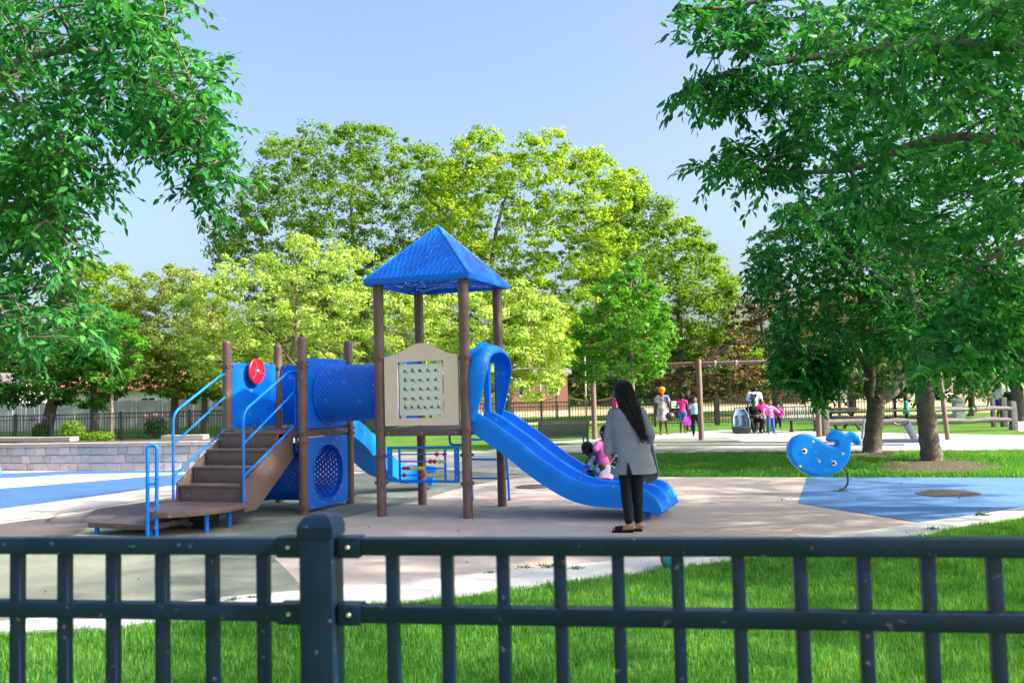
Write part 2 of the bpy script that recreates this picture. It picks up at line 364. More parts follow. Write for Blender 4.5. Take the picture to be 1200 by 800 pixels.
sheet('soil_patch', [tuple(p) for p in curve_pts(sp, 5)][:-1], .03, SOIL, thick=.04)
DRAIN = mat('iron_drain', (.09, .075, .07), .7, .3, 30, bump=.6, bscale=60, col2=(.2, .17, .16))
def drain(px, py, rad, label):
    c = gp(px, py); b = MB(); b.lathe([(rad, 0), (rad, .008), (rad * .93, .012), (rad * .9, .006), (.001, .006)], (0, 0, 0), 28)
    o = b.build('drain_cover', DRAIN); o.location = (c.x, c.y, .012); tag(o, label, 'drain cover')
    for i in range(-4, 5):
        w = math.sqrt(max(0, (rad * .85) ** 2 - (i * rad * .19) ** 2)); q = MB(); q.box(-w, w, i * rad * .19 - .012, i * rad * .19 + .012, .006, .012); q.build('rib', DRAIN, o, None)
drain(1111, 579, .42, 'dark round iron drain cover set in the blue rubber at right')
drain(625, 570.8, .30, 'small dark round drain cover in beige rubber behind the slide')

# ------------------------------------------------------------------ near fence
def near_fence():
    P0 = Vector((-.452, 2.13, 0)); d = Vector((1, -.166, 0)).normalized(); nn = Vector((-d.y, d.x, 0))
    root = empty('metal_fence', (P0.x, P0.y, 0), math.atan2(d.y, d.x), 'near black metal fence with square post and two flat rails across the foreground', 'fence')
    b = MB(); b.box(-.039, .039, -.039, .039, -.1, 1.262); post = b.build('post', FENCE, root, 30, .003)
    b = MB(); rings = []
    for w, z in ((.0425, 1.245), (.0425, 1.268), (.038, 1.279), (.030, 1.290), (.018, 1.296), (.002, 1.298)):
        rings.append([(-w, -w, z), (w, -w, z), (w, w, z), (-w, w, z)])
    b.loft(rings); b.build('post_cap', FENCE, root, 18)
    TZ = 1.240
    for z1 in (TZ, TZ - .151, .17):
        for s in (-1, 1):
            x0, x1 = (.041, 2.6) if s > 0 else (-2.2, -.041)
            b = MB(); b.box(x0, x1, -.0175, .0175, z1 - .038, z1); b.build('rail', FENCE, root, 30, .002)
            cx0, cx1 = (.044, .098) if s > 0 else (-.1, -.044)
            b = MB(); b.box(cx0, cx1, -.0225, .0225, z1 - .043, z1 + .004); br = b.build('bracket', FENCE, root, 30, .002)
            b = MB(); cx = (cx0 + cx1) / 2
            b.lathe([(.0052, 0), (.0052, -.002), (.004, -.0035), (.0008, -.004)], (cx, -.0226, z1 - .019), 12, 'y')
            b.build('screw', STEEL, br)
    i = 0; sc = 0
    me = None
    for s in (-1, 1):
        for k in range(18 if s < 0 else 20):
            x = s * (.17 + .1275 * k) if s > 0 else -(.142 + .1275 * k)
            if me is None:
                b = MB(); b.box(-.0135, .0135, -.0125, .0125, .06, TZ - .0385)
                o = b.build('picket', FENCE, root, 30, .0015); me = o.data
            else:
                o = bpy.data.objects.new('picket', me); COL.objects.link(o); o.parent = root
            o.location = (x, 0, 0)
near_fence()

# ------------------------------------------------------------------ play structure (local u, v, z)
PS = empty('play_structure', (-.977, 12.432, 0), -.348, 'blue and brown playground climbing structure with roofed tower, tunnel, stairs and double slide', 'play structure')
HA = .612; D = -2.3635; V0 = -.07; DZ = 1.13
def collar(z, parent, x, y, r=.0635):
    b = MB(); b.lathe([(r + .001, z - .026), (r + .009, z - .024), (r + .009, z - .006), (r + .004, z - .004), (r + .004, z + .004), (r + .009, z + .006), (r + .009, z + .024), (r + .001, z + .026)], (x, y, 0), 20)
    for a in (.6, 2.2, 3.8, 5.4): b.box(x + math.cos(a) * (r + .012) - .012, x + math.cos(a) * (r + .012) + .012, y + math.sin(a) * (r + .012) - .012, y + math.sin(a) * (r + .012) + .012, z - .017, z + .017)
    b.build('collar', POST, parent)
def post(x, y, top, dome, cz):
    b = MB(); r = .0635
    prof = [(r, -.05), (r, .0), (r, top - (.05 if dome else 0))]
    if dome: prof += [(r * .96, top - .03), (r * .75, top - .01), (r * .35, top - .001), (.001, top)]
    else: prof += [(.001, top)]
    b.lathe(prof, (x, y, 0), 24); p = b.build('post', POST, PS, 50)
    if not dome:      # fluted profile of the tall tower posts
        g = MB()
        for a in (.4, 1.3, 2.6, 3.7, 4.4, 5.1):
            g.box(x + math.cos(a) * r - .003, x + math.cos(a) * r + .003, y + math.sin(a) * r - .003, y + math.sin(a) * r + .003, DZ + .1, top - .03)
        g.build('rib', POST, p, None)
    for z in cz: collar(z, p, x, y)
for (x, y, cz) in ((-HA, -HA, (2.06, 1.14, .78, .44)), (HA, -HA, (2.03, 1.12, .8, .44)), (-HA, HA, (2.05, 1.12)), (HA, HA, (2.03, 1.12))):
    post(x, y, 3.07, False, cz)
for (x, y, cz) in ((-HA, -HA, (2.04, 1.14)), (HA, -HA, (2.05, 1.99, 1.1, .97, .1)), (-HA, HA, (2.04,)), (HA, HA, (1.12, 1.04, .14))):
    post(D + x, V0 + y, 2.41, True, cz)
# decks
def deck(cx, cy):
    b = MB(); w = HA - .07; b.box(cx - w, cx + w, cy - w, cy + w, DZ - .05, DZ)
    dk = b.build('deck', BROWN, PS, 30, .004)
    for (x0, x1, y0, y1) in ((-w, w, -HA - .02, -HA + .02), (-w, w, HA - .02, HA + .02), (-HA - .02, -HA + .02, -w, w), (HA - .02, HA + .02, -w, w)):
        b = MB(); b.box(cx + x0, cx + x1, cy + y0, cy + y1, DZ - .085, DZ + .004); bb = b.build('deck_beam', BROWN, dk, 30, .003)
        for k in range(7):
            t = -w + .06 + (2 * w - .12) * k / 6
            q = MB()
            if y0 == -HA - .02: q.lathe([(.009, 0), (.009, -.006), (.001, -.008)], (cx + t, cy + y0 - .0005, DZ - .045), 8, 'y')
            elif x1 == HA + .02: q.lathe([(.009, 0), (.009, .006), (.001, .008)], (cx + x1 + .0005, cy + t, DZ - .045), 8, 'x')
            else: continue
            bo = q.build('deck_bolt', BLACK if k % 3 else STEEL, dk)
deck(0, 0); deck(D, V0)

def perforated(name, fmap, cells, parent, mt, hole=.62, holew=.66, thick=.008, smooth=40, cat=None):
    """cells: list of (s0,s1,t0,t1); fmap maps arrays s,t -> xyz. Each cell becomes a ring round an open slot."""
    c = np.array(cells, float); s0, s1, t0, t1 = c.T
    sm, tm = (s0 + s1) / 2, (t0 + t1) / 2; hs, ht = (s1 - s0) / 2, (t1 - t0) / 2
    S = [s0, s1, s1, s0]; T = [t0, t0, t1, t1]
    k = holew; h = hole
    IS = [sm - hs * k, sm - hs * k * .75, sm + hs * k * .75, sm + hs * k, sm + hs * k, sm + hs * k * .75, sm - hs * k * .75, sm - hs * k]
    IT = [tm - ht * h * .5, tm - ht * h, tm - ht * h, tm - ht * h * .5, tm + ht * h * .5, tm + ht * h, tm + ht * h, tm + ht * h * .5]
    pts = [fmap(a, b) for a, b in zip(S + IS, T + IT)]
    V = np.stack(pts, 1).reshape(-1, 3); n = len(c)
    base = (np.arange(n) * 12)[:, None]
    quads = np.array([[0, 1, 6, 5], [1, 2, 8, 7], [2, 3, 10, 9], [3, 0, 4, 11], [1, 7, 7, 6], [2, 9, 9, 8], [3, 11, 11, 10], [0, 5, 5, 4]])
    q4 = (base[:, :, None] + quads[None, :4]).reshape(-1, 4)
    tri = np.array([[1, 7, 6], [2, 9, 8], [3, 11, 10], [0, 5, 4]])
    t3 = (base[:, :, None] + tri[None]).reshape(-1, 3)
    me = bpy.data.meshes.new(name); me.from_pydata(V.tolist(), [], q4.tolist() + t3.tolist())
    bm = bmesh.new(); bm.from_mesh(me); bmesh.ops.remove_doubles(bm, verts=bm.verts, dist=.0004); bmesh.ops.recalc_face_normals(bm, faces=bm.faces); bm.to_mesh(me); bm.free()
    o = link(name, me, mt, parent, smooth)
    md = o.modifiers.new('thickness', 'SOLIDIFY'); md.thickness = thick; md.offset = 0
    return o
# roof
RW = .745; RZ = 3.10; RAP = 3.88
rf = empty('roof', (0, 0, 0)); rf.parent = PS
def roof_face(k):
    a = k * PI / 2; ca, sa = math.cos(a), math.sin(a)
    def fm(s, t):
        w = RW * (1 - t); x = s * w; y = -w; z = RZ + (RAP - RZ) * t
        return np.stack([x * ca - y * sa, x * sa + y * ca, z + 0 * s], 1)
    cells = []; rows = 22
    for j in range(rows):
        t0, t1 = j / rows * .90, (j + 1) / rows * .90; nn = max(2, int(round(2 * RW * (1 - t0) / .075)))
        off = .5 if j % 2 else 0
        for i in range(nn + (1 if off else 0)):
            s0 = max(-1, -1 + 2 * (i - off) / nn); s1 = min(1, -1 + 2 * (i + 1 - off) / nn)
            if s1 - s0 > .005: cells.append((s0, s1, t0, t1))
    p = perforated('roof_panel', fm, cells, rf, BLUED, .30, .80, .012, 30)
for k in range(4): roof_face(k)
b = MB()
for k in range(4):
    a = PI / 4 + k * PI / 2; b.tube([(RW * 1.414 * math.cos(a), RW * 1.414 * math.sin(a), RZ), (0, 0, RAP)], .016, 8)
b.build('hip_ridge', BLUED, rf)
b = MB(); w = RW * .12; b.loft([[(-w, -w, RZ + (RAP - RZ) * .88 + .006), (w, -w, RZ + (RAP - RZ) * .88 + .006), (w, w, RZ + (RAP - RZ) * .88 + .006), (-w, w, RZ + (RAP - RZ) * .88 + .006)], [(-.006, -.006, RAP + .018), (.006, -.006, RAP + .018), (.006, .006, RAP + .018), (-.006, .006, RAP + .018)]])
b.build('roof_cap', BLUED, rf, 30)
for (x0, x1, y0, y1) in ((-RW - .01, RW + .01, -RW - .012, -RW + .012), (-RW - .01, RW + .01, RW - .012, RW + .012), (-RW - .012, -RW + .012, -RW + .012, RW - .012), (RW - .012, RW + .012, -RW + .012, RW - .012)):
    b = MB(); b.box(x0, x1, y0, y1, RZ - .065, RZ + .012); b.build('fascia', BLUED, rf, 30, .006)
for (x, y) in ((-HA, -HA), (HA, -HA), (-HA, HA), (HA, HA)):
    b = MB(); b.box(x - .08, x + .08, y - .08, y + .08, RZ - .05, RZ - .03); b.build('post_bracket', BLUED, rf, 30)
b = MB(); b.tube([(-HA, -HA, 3.06), (HA, HA, 3.06)], .02, 8); b.tube([(-HA, HA, 3.055), (HA, -HA, 3.055)], .019, 8); b.build('cross_brace', BLUED, rf)

# alphabet panel with finger-spelling signs
ap = empty('alphabet_panel', (0, -HA, 0)); ap.parent = PS
def arch_pts(w, z0, z1, z2):
    P = [(-w, z0), (w, z0), (w, z1)]
    for i in range(13):
        t = i / 12; x = w * .78 * (1 - 2 * t)
        P.append((x, z1 + (z2 - z1) * (.5 - .5 * math.cos(2 * PI * t)) ** .8 + .02))
    P.append((-w, z1)); return P
outer = arch_pts(.525, 1.18, 2.08, 2.225); ih = (-.345, .325, 1.275, 2.01)
b = MB(); P = outer
# frame = outer outline minus window: built as four blocks sharing the outline
b.prism([(-.525, 1.18), (.525, 1.18), (.525, ih[2]), (-.525, ih[2])], (0, 0, 0), (1, 0, 0), (0, 0, 1), (0, 1, 0), .045)
b.prism([(-.525, ih[2]), (ih[0], ih[2]), (ih[0], ih[3]), (-.525, ih[3])], (0, 0, 0), (1, 0, 0), (0, 0, 1), (0, 1, 0), .045)
b.prism([(ih[1], ih[2]), (.525, ih[2]), (.525, ih[3]), (ih[1], ih[3])], (0, 0, 0), (1, 0, 0), (0, 0, 1), (0, 1, 0), .045)
b.prism([(-.525, ih[3]), (.525, ih[3])] + outer[2:], (0, 0, 0), (1, 0, 0), (0, 0, 1), (0, 1, 0), .045)
fr = b.build('panel_frame', CREAM, ap, 30); fr.location.y = -.03
b = MB(); b.box(-.318, .30, -.004, .004, 1.31, 1.975); sb = b.build('sign_sheet', IVORY, ap, 30, .002); sb.location.y = -.005
for (x, z) in ((-.26, 1.985), (.255, 1.985), (-.26, 1.30), (.255, 1.30)):
    q = MB(); q.lathe([(.034, -.006), (.034, -.012), (.022, -.012), (.022, -.006)], (x, -.005, z), 16, 'y'); q.build('clip_ring', IVORY, ap)
HANDG = mat('sign_green_print', (.045, .26, .19), .6, .1); LETR = mat('sign_red_print', (.5, .05, .06), .6, .1)
random.seed(4)
FING = {'A': '0000a', 'B': '1111i', 'C': 'cccco', 'D': '1000c', 'E': 'eeeei', 'F': '0111i', 'G': 's000s', 'H': 'ss00i', 'I': '0001a', 'J': '0001o', 'K': '1100o', 'L': '1000o', 'M': 'eee0i', 'N': 'ee00i', 'O': 'cccci', 'P': 'sd00o', 'Q': 'd000o', 'R': '1100i', 'S': '0000i', 'T': '0000o', 'U': '1100a', 'V': 'vv00i', 'W': 'vvv0i', 'X': 'e000a', 'Y': '0001o', 'Z': '1000i'}
rowsL = ['ABCDE', 'FGHIJ', 'KLMNO', 'PQRST', 'UVWXYZ']
def glyph(ch, cx, cz, par):
    b = MB(); k = 1.0; y = -.0055
    def bar2(x0, z0, x1, z1, w):
        b.bar((cx + x0, y, cz + z0), (cx + x1, y, cz + z1), w, .003, Vector((0, 1, 0)))
    # palm and cuff
    b.prism([(-.015, -.016), (.013, -.018), (.019, .0), (.016, .012), (-.015, .013), (-.02, 0)], (cx, y + .0015, cz), (1, 0, 0), (0, 0, 1), (0, -1, 0), .003)
    f = FING[ch]
    for i in range(4):
        x = -.0125 + i * .0085; c = f[i]
        if c == '1': bar2(x, .012, x, .036, .006)
        elif c == 'v': bar2(x, .012, x + (i - 1) * .006, .036, .006)
        elif c == 'c': bar2(x, .012, x - .012, .024, .006)
        elif c == 'e': bar2(x, .012, x, .02, .007)
        elif c == 's': bar2(x, .006 - i * .005, x - .032, .008 - i * .006, .006)
        elif c == 'd': bar2(x, -.012, x - .004, -.034, .006)
        else: bar2(x, .009, x, .015, .007)
    if f[4] == 'o': bar2(-.014, -.004, -.032, .010, .007)
    elif f[4] == 'a': bar2(-.017, -.004, -.019, .018, .006)
    else: bar2(-.014, -.002, .004, .003, .005)
    b.build('hand_sign', HANDG, par, None)
    cu = bpy.data.curves.new('letter', 'FONT'); cu.body = ch; cu.size = .036; cu.extrude = .001; cu.align_x = 'CENTER'
    t = bpy.data.objects.new('tmp', cu); COL.objects.link(t); dg = bpy.context.evaluated_depsgraph_get()
    me = bpy.data.meshes.new_from_object(t.evaluated_get(dg)); bpy.data.objects.remove(t)
    o = link('letter', me, LETR, par, None); o.rotation_euler = (PI / 2, 0, 0); o.location = (cx + .034, y - .0005, cz - .03)
for ri, row in enumerate(rowsL):
    for ci, ch in enumerate(row):
        n = len(row); x = -.235 + .44 * ci / (4 if n == 5 else 5) if n == 5 else -.235 + .47 * ci / 5
        glyph(ch, x, 1.885 - ri * .118, sb)
# abacus panel
ab = empty('abacus_panel', (0, -HA, 0)); ab.parent = PS
for x in (-.475, .475):
    b = MB(); b.box(x - .034, x + .034, -.02, .0, .46, .9); s = b.build('side_plate', BLUEM, ab, 30, .003)
    for z in (.52, .84): q = MB(); q.lathe([(.009, -.021), (.009, -.027), (.001, -.029)], (x, 0, z), 8, 'y'); q.build('bolt', STEEL, s)
b = MB(); b.tube([(-.5, -.01, .895), (.5, -.01, .895)], .016, 8); b.tube([(-.5, -.01, .465), (.5, -.01, .465)], .016, 8)
for x in (-.335, .315): b.tube([(x, -.01, .895), (x, -.01, .465)], .016, 8)
b.build('frame', BLUEM, ab)
beadm = None
for z, reds, greens in ((.81, (.20, .31), ()), (.717, (.105, .165), (.235, .30)), (.63, (-.27, -.215), (-.155, -.10, -.045, .01)), (.54, (-.27, -.005), (.06, .11, .16, .21, .265))):
    q = MB(); q.tube([(-.335, -.01, z), (.315, -.01, z)], .009, 8); rod = q.build('rod', BLUEM, ab)
    for lst, mt in ((reds, RED), (greens, LIME)):
        for x in lst:
            q = MB(); q.lathe([(.01, -.026), (.02, -.022), (.028, -.008), (.028, .008), (.02, .022), (.01, .026)], (x, -.01, z), 14, 'x'); q.build('bead', mt, rod)
# tunnel between decks
TR, TZc, TV = .39, 1.63, -.03
u0_, u1_ = D + HA + .02, -HA - .02; nr = 32; ncol = 34
cells = []
for i in range(nr):
    for j in range(ncol):
        o_ = .5 if i % 2 else 0
        cells.append(((j + o_) / ncol, (j + 1 + o_) / ncol, i / nr, (i + 1) / nr))
def tun_map(u0, u1, r, vc, zc, flare=0.0):
    def fm(s, t):
        a = s * 2 * PI; rr_ = r * (1 + flare * np.clip(1 - t * 4, 0, 1) ** 2)
        return np.stack([u0 + (u1 - u0) * t + 0 * s, vc + rr_ * np.cos(a), zc + rr_ * np.sin(a)], 1)
    return fm
# rows run along the axis: slots lie round the girth
tn = empty('tunnel', (0, 0, 0)); tn.parent = PS
perforated('tunnel_tube', tun_map(u0_, u1_, TR, TV, TZc, .07), cells, tn, BLUED, .26, .55, .008, 180)
for u in (u0_ + .015, u1_ - .015, u0_ + .33):
    q = MB(); R1 = TR * (1.07 if u < u0_ + .1 else 1) + .012
    q.lathe([(R1 - .03, -.012), (R1 + (.01 if u < u0_ + .3 else 0), -.012), (R1 + (.01 if u < u0_ + .3 else 0), .012), (R1 - .03, .012), (R1 - .03, -.012)], (u, TV, TZc), 40, 'x'); q.build('tunnel_flange', BLUED, tn)
def hole_panel(name, u, vc, z0, z1, hw, cz, rz, rv, par, mt=BLUEP, cen=None):
    """rectangular panel in the (v,z) plane with an elliptical hole"""
    me = bpy.data.meshes.new(name); n = 40; cen = vc if cen is None else cen
    V = []; Fc = []
    def rect(a):
        ca, sa = math.cos(a), math.sin(a); W = hw; Hh = (z1 - z0) / 2; cc = (z0 + z1) / 2
        # ray from hole centre to rectangle border
        tx = ((vc + W - cen) / ca) if ca > 1e-6 else (((vc - W) - cen) / ca if ca < -1e-6 else 1e9)
        tz = ((z1 - cz) / sa) if sa > 1e-6 else ((z0 - cz) / sa if sa < -1e-6 else 1e9)
        t = min(tx, tz); return (cen + ca * t, cz + sa * t)
    angs = sorted(set([2 * PI * i / n for i in range(n)] + [math.atan2(z - cz, v - cen) % (2 * PI) for v in (vc - hw, vc + hw) for z in (z0, z1)]))
    n = len(angs)
    for du in (-.012, .012):
        for a in angs: V.append((u + du, cen + rv * math.cos(a), cz + rz * math.sin(a)))
        for a in angs: p = rect(a); V.append((u + du, p[0], p[1]))
    for i in range(n):
        j = (i + 1) % n
        Fc += [(i, j, n + j, n + i), (2 * n + j, 2 * n + i, 3 * n + i, 3 * n + j), (j, i, 2 * n + i, 2 * n + j), (n + i, n + j, 3 * n + j, 3 * n + i)]
    me.from_pydata(V, [], Fc); bm = bmesh.new(); bm.from_mesh(me); bmesh.ops.recalc_face_normals(bm, faces=bm.faces); bm.to_mesh(me); bm.free()
    p = link(name, me, mt, par, 30)
    q = MB(); q.tube([(u + .012, cen + (rv + .008) * math.cos(2 * PI * i / 40), cz + (rz + .008) * math.sin(2 * PI * i / 40)) for i in range(41)], .013, 6, False); q.build('rim', mt, p)
    for a in (.55, 1.2, 1.95, 2.6, 3.7, 4.35, 5.1, 5.7):
        q = MB(); vv, zz = cen + (rv + .05) * math.cos(a), cz + (rz + .05) * math.sin(a)
        if abs(vv - vc) < hw - .01 and z0 + .01 < zz < z1 - .01:
            q.lathe([(.01, .0125), (.01, .018), (.001, .02)], (u, vv, zz), 8, 'x'); q.build('bolt', STEEL, p)
    return p
hole_panel('tunnel_panel', D + HA, V0, 1.16, 2.12, HA - .075, TZc, TR, TR, PS, BLUEP, TV)
hole_panel('tunnel_panel', -HA, 0, 1.16, 2.12, HA - .075, TZc, TR, TR, PS, BLUEP, TV)
hole_panel('crawl_panel', D + HA, V0, .06, 1.03, HA - .075, .53, .385, .385, PS)
# lower crawl tube under the deck
cells2 = [(a, b, c, d) for a, b, c, d in cells if True]
ct = empty('crawl_tube', (0, 0, 0)); ct.parent = PS
perforated('crawl_tube_shell', tun_map(D + HA - .02, D - HA - .25, .40, V0, .53), cells2, ct, BLUED, .2, .5, .008, 180)
for u in (D + HA - .03, D - HA + .2, D - HA - .25):
    q = MB(); q.lathe([(.385, -.012), (.42, -.012), (.42, .012), (.385, .012), (.385, -.012)], (u, V0, .53), 36, 'x'); q.build('tube_flange', BLUED, ct)
# solid panels
def solid_panel(x0, x1, y0, y1, z0, z1, par=PS):
    b = MB(); b.box(x0, x1, y0, y1, z0, z1); p = b.build('barrier_panel', BLUEP, par, 30, .006)
    nx = 1 if abs(x1 - x0) > abs(y1 - y0) else 0
    q = MB()
    if nx: q.box(x0 + .08, x1 - .08, y0 - .004, y1 + .004, z1 - .05, z1 - .035); q.box(x0 + .08, x1 - .08, y0 - .004, y1 + .004, z0 + .035, z0 + .05)
    else: q.box(x0 - .004, x1 + .004, y0 + .08, y1 - .08, z1 - .05, z1 - .035); q.box(x0 - .004, x1 + .004, y0 + .08, y1 - .08, z0 + .035, z0 + .05)
    q.build('moulded_rib', BLUEP, p, 30)
    for t in (.06, .5, .94):
        for z in (z0 + .02, z1 - .02):
            q = MB()
            if nx: q.lathe([(.01, 0), (.01, -.006), (.001, -.008)], (x0 + (x1 - x0) * t, y0, z), 8, 'y')
            else: q.lathe([(.01, 0), (.01, .006), (.001, .008)], (x1, y0 + (y1 - y0) * t, z), 8, 'x')
            q.build('bolt', STEEL, p)
    return p
solid_panel(D - HA - .015, D - HA + .015, V0 - HA + .08, V0 + HA - .08, 1.17, 2.1)
solid_panel(D - HA + .08, D + HA - .08, V0 + HA - .015, V0 + HA + .015, 1.17, 2.08)
# steering wheel
wh = empty('steering_wheel', (D - HA + .10, V0 - .07, 1.98)); wh.parent = PS
q = MB(); q.lathe([(.165, -.012), (.172, -.02), (.185, -.012), (.188, 0), (.185, .012), (.172, .02), (.165, .012), (.03, .016), (.03, -.01), (.165, -.012)], (0, 0, 0), 36, 'x'); q.lathe([(.001, .0), (.166, .0)], (0, 0, 0), 30, 'x'); q.build('wheel_disc', RED, wh)
for a in (PI / 2, PI / 2 + 2 * PI / 3, PI / 2 + 4 * PI / 3):
    q = MB(); q.bar((.018, .03 * math.cos(a), .03 * math.sin(a)), (.018, .15 * math.cos(a + .3), .15 * math.sin(a + .3)), .012, .008, Vector((1, 0, 0))); q.build('spoke', mat('pale_red', (.7, .12, .14), .4), wh)
q = MB(); q.lathe([(.028, 0), (.028, .02), (.018, .032), (.001, .036)], (.012, 0, 0), 14, 'x'); q.build('hub', STEEL, wh)
q = MB(); q.tube([(-.085, 0, 0), (0, 0, 0)], .02, 8); q.build('axle', BLACK, wh)
# stairs
st = empty('stairs', (0, 0, 0)); st.parent = PS
U0, U1 = -2.93, -1.93; VT, VB = -.70, -1.75; rise = (DZ - .3) / 4; run = (VT - VB) / 4
for i in range(4):
    v0 = VB + run * i; z1 = .3 + rise * (i + 1); z0 = .3 + rise * i
    b = MB(); b.box(U0 + .03, U1 - .03, v0, v0 + .025, z0 - .01, z1 - .033); b.build('riser', BROWN, st, 30, .003)
    b = MB(); b.box(U0 + .03, U1 - .03, v0 - .015, v0 + run + .02, z1 - .032, z1); b.build('tread', BROWN, st, 30, .006)
for u in (U0, U1):
    b = MB(); t = .015
    P = [(VB - .02, .18), (VB - .02, .3 + rise + .02), (VT + .02, DZ + .06), (VT + .04, DZ - .35), (VT - .05, DZ - .42), (VB + .25, .18)]
    b.prism(P, (u - t, 0, 0), (0, 1, 0), (0, 0, 1), (1, 0, 0), 2 * t); b.build('stringer', BROWN, st, 30)
for u, vb in ((U0 - .04, VB - .04), (U1 + .04, VB - .05)):
    rl = empty('handrail', (0, 0, 0)); rl.parent = st
    zb = .3 if u < U0 else .28
    top = VT + .07; bot = vb
    b = MB(); r = .018
    b.tube(arc_corner([(u, bot, zb), (u, bot, 1.42), (u, top - .17, 1.93), (u, top, 1.93), (u, top, .86 if u > U0 else 1.06)], .14, 7), r, 10); b.build('rail_loop', BLUEM, rl)
    b = MB(); b.tube([(u, bot, 1.02), (u, top, 1.68)], .014, 8); b.build('mid_rail', BLUEM, rl)
    b = MB(); b.tube([(u, bot, .62), (u, top, 1.22)], .016, 8); b.build('low_rail', BLUEM, rl)
# transfer platforms
def slab(name, pts, z0, z1, par):
    b = MB(); b.prism(pts, (0, 0, z0), (1, 0, 0), (0, 1, 0), (0, 0, 1), z1 - z0); return b.build(name, BROWN, par, 30, .008)
tp = empty('transfer_platform', (0, 0, 0)); tp.parent = PS
pts = [(-2.96, -1.72), (-1.88, -1.72), (-1.84, -1.95)] + [(-2.46 + .62 * math.cos(a), -2.02 - .75 * math.sin(a)) for a in [R(d) for d in range(8, 92, 9)]] + [(-2.46, -2.77), (-2.72, -2.55), (-2.96, -2.1)]
mid = slab('middle_platform', pts, .23, .30, tp)
for (x, y) in ((-2.07, -1.85), (-2.8, -1.9), (-2.05, -2.3)):
    b = MB(); b.tube([(x, y, 0), (x, y, .23)], .028, 10); b.build('platform_leg', BLUEM, mid)
low = slab('low_platform', [(-3.46, -2.70), (-2.47, -2.74), (-2.46, -1.80), (-2.9, -1.74), (-3.26, -2.1)], .085, .15, tp)
for (x, y) in ((-3.38, -2.64), (-2.6, -2.62), (-2.75, -1.9)):
    b = MB(); b.tube([(x, y, 0), (x, y, .09)], .028, 10); b.build('platform_leg', BLUEM, low)
for k in range(4):
    b = MB(); b.lathe([(.008, 0), (.008, -.005), (.001, -.007)], (-3.3 + .22 * k, -2.71 - .01 * k, .115), 8, 'y'); b.build('bolt', BLACK, low)
b = MB(); b.prism([(-2.42, -2.1), (-2.22, -2.1), (-2.22, -1.85), (-2.42, -1.85)], (0, 0, .02), (1, 0, 0), (0, 1, 0), (0, 0, 1), .2); b.build('platform_skirt', BLACK, mid, 30)
b = MB()
lu = -2.49
b.tube(arc_corner([(lu, -2.79, .0), (lu + .005, -2.79, 1.07), (lu + .095, -2.74, 1.07), (lu + .085, -2.74, .0)], .06, 8), .022, 10)
lpp = b.build('grab_loop', BLUEM, tp)
b = MB(); b.tube([(lu, -2.79, .62), (lu + .09, -2.74, .62)], .012, 8); b.build('loop_tie', BLUEM, lpp)
for z in (.12, .34): b = MB(); b.lathe([(.011, 0), (.011, -.006), (.001, -.009)], (lu + .085, -2.762, z), 8, 'y'); b.build('bolt', STEEL, lpp)

# double slide
sl = empty('double_slide', (0, 0, 0)); sl.parent = PS
def slide_lane(path, vc, hw, wallh, par, mt=BLUE, wfun=None, hfun=None, name='slide_lane'):
    rings = []; n = len(path)
    for i, (u, z, sl_) in enumerate(path):
        t = i / (n - 1); w = hw * (wfun(t) if wfun else 1); h = wallh * (hfun(t) if hfun else 1)
        nrm = Vector((-math.sin(sl_), 0, math.cos(sl_)))
        prof = [(-w, -.075), (-w - .012, h * .5), (-w - .008, h - .012), (-w + .012, h), (-w + .04, h - .006), (-w + .058, h * .6), (-w + .085, .045), (-w + .14, .008), (-.08, -.004), (.08, -.004), (w - .14, .008), (w - .085, .045), (w - .058, h * .6), (w - .04, h - .006), (w - .012, h), (w + .008, h - .012), (w + .012, h * .5), (w, -.075), (w - .06, -.085), (-w + .06, -.085)]
        rings.append([Vector((u, vc + a, z)) + nrm * b_ for a, b_ in prof])
    b = MB(); b.loft(rings); return b.build(name, mt, par, 60)
def path_from(pts, n=40):
    c = curve_pts([Vector((a, b_, 0)) for a, b_ in pts], 8); out = []
    for i, p in enumerate(c):
        q = c[min(i + 1, len(c) - 1)] - c[max(i - 1, 0)]; out.append((p.x, p.y, math.atan2(q.y, q.x)))
    return out
# floor line of the chute; the rim stands .2 above it
fl = path_from([(.60, 1.16), (.74, 1.12), (.95, .98), (1.16, .835), (1.46, .605), (1.76, .415), (1.98, .31), (2.2, .255), (2.5, .235), (2.75, .215), (2.92, .19), (3.02, .15), (3.06, .10)])
wf = lambda t: 1 - .0 if t < .86 else 1 - .22 * ((t - .86) / .14) ** 2
hf = lambda t: 1 if t < .78 else max(.10, 1 - .95 * ((t - .78) / .18) ** 1.3)
for vc in (-.285, .285): slide_lane(fl, vc, .27, .19, sl, BLUE, wf, hf)
for (u, v) in ((2.84, -.30), (2.84, .30)):
    b = MB(); b.tube([(u, v, 0), (u, v, .16)], .03, 10); b.build('slide_leg', BLUEM, sl)
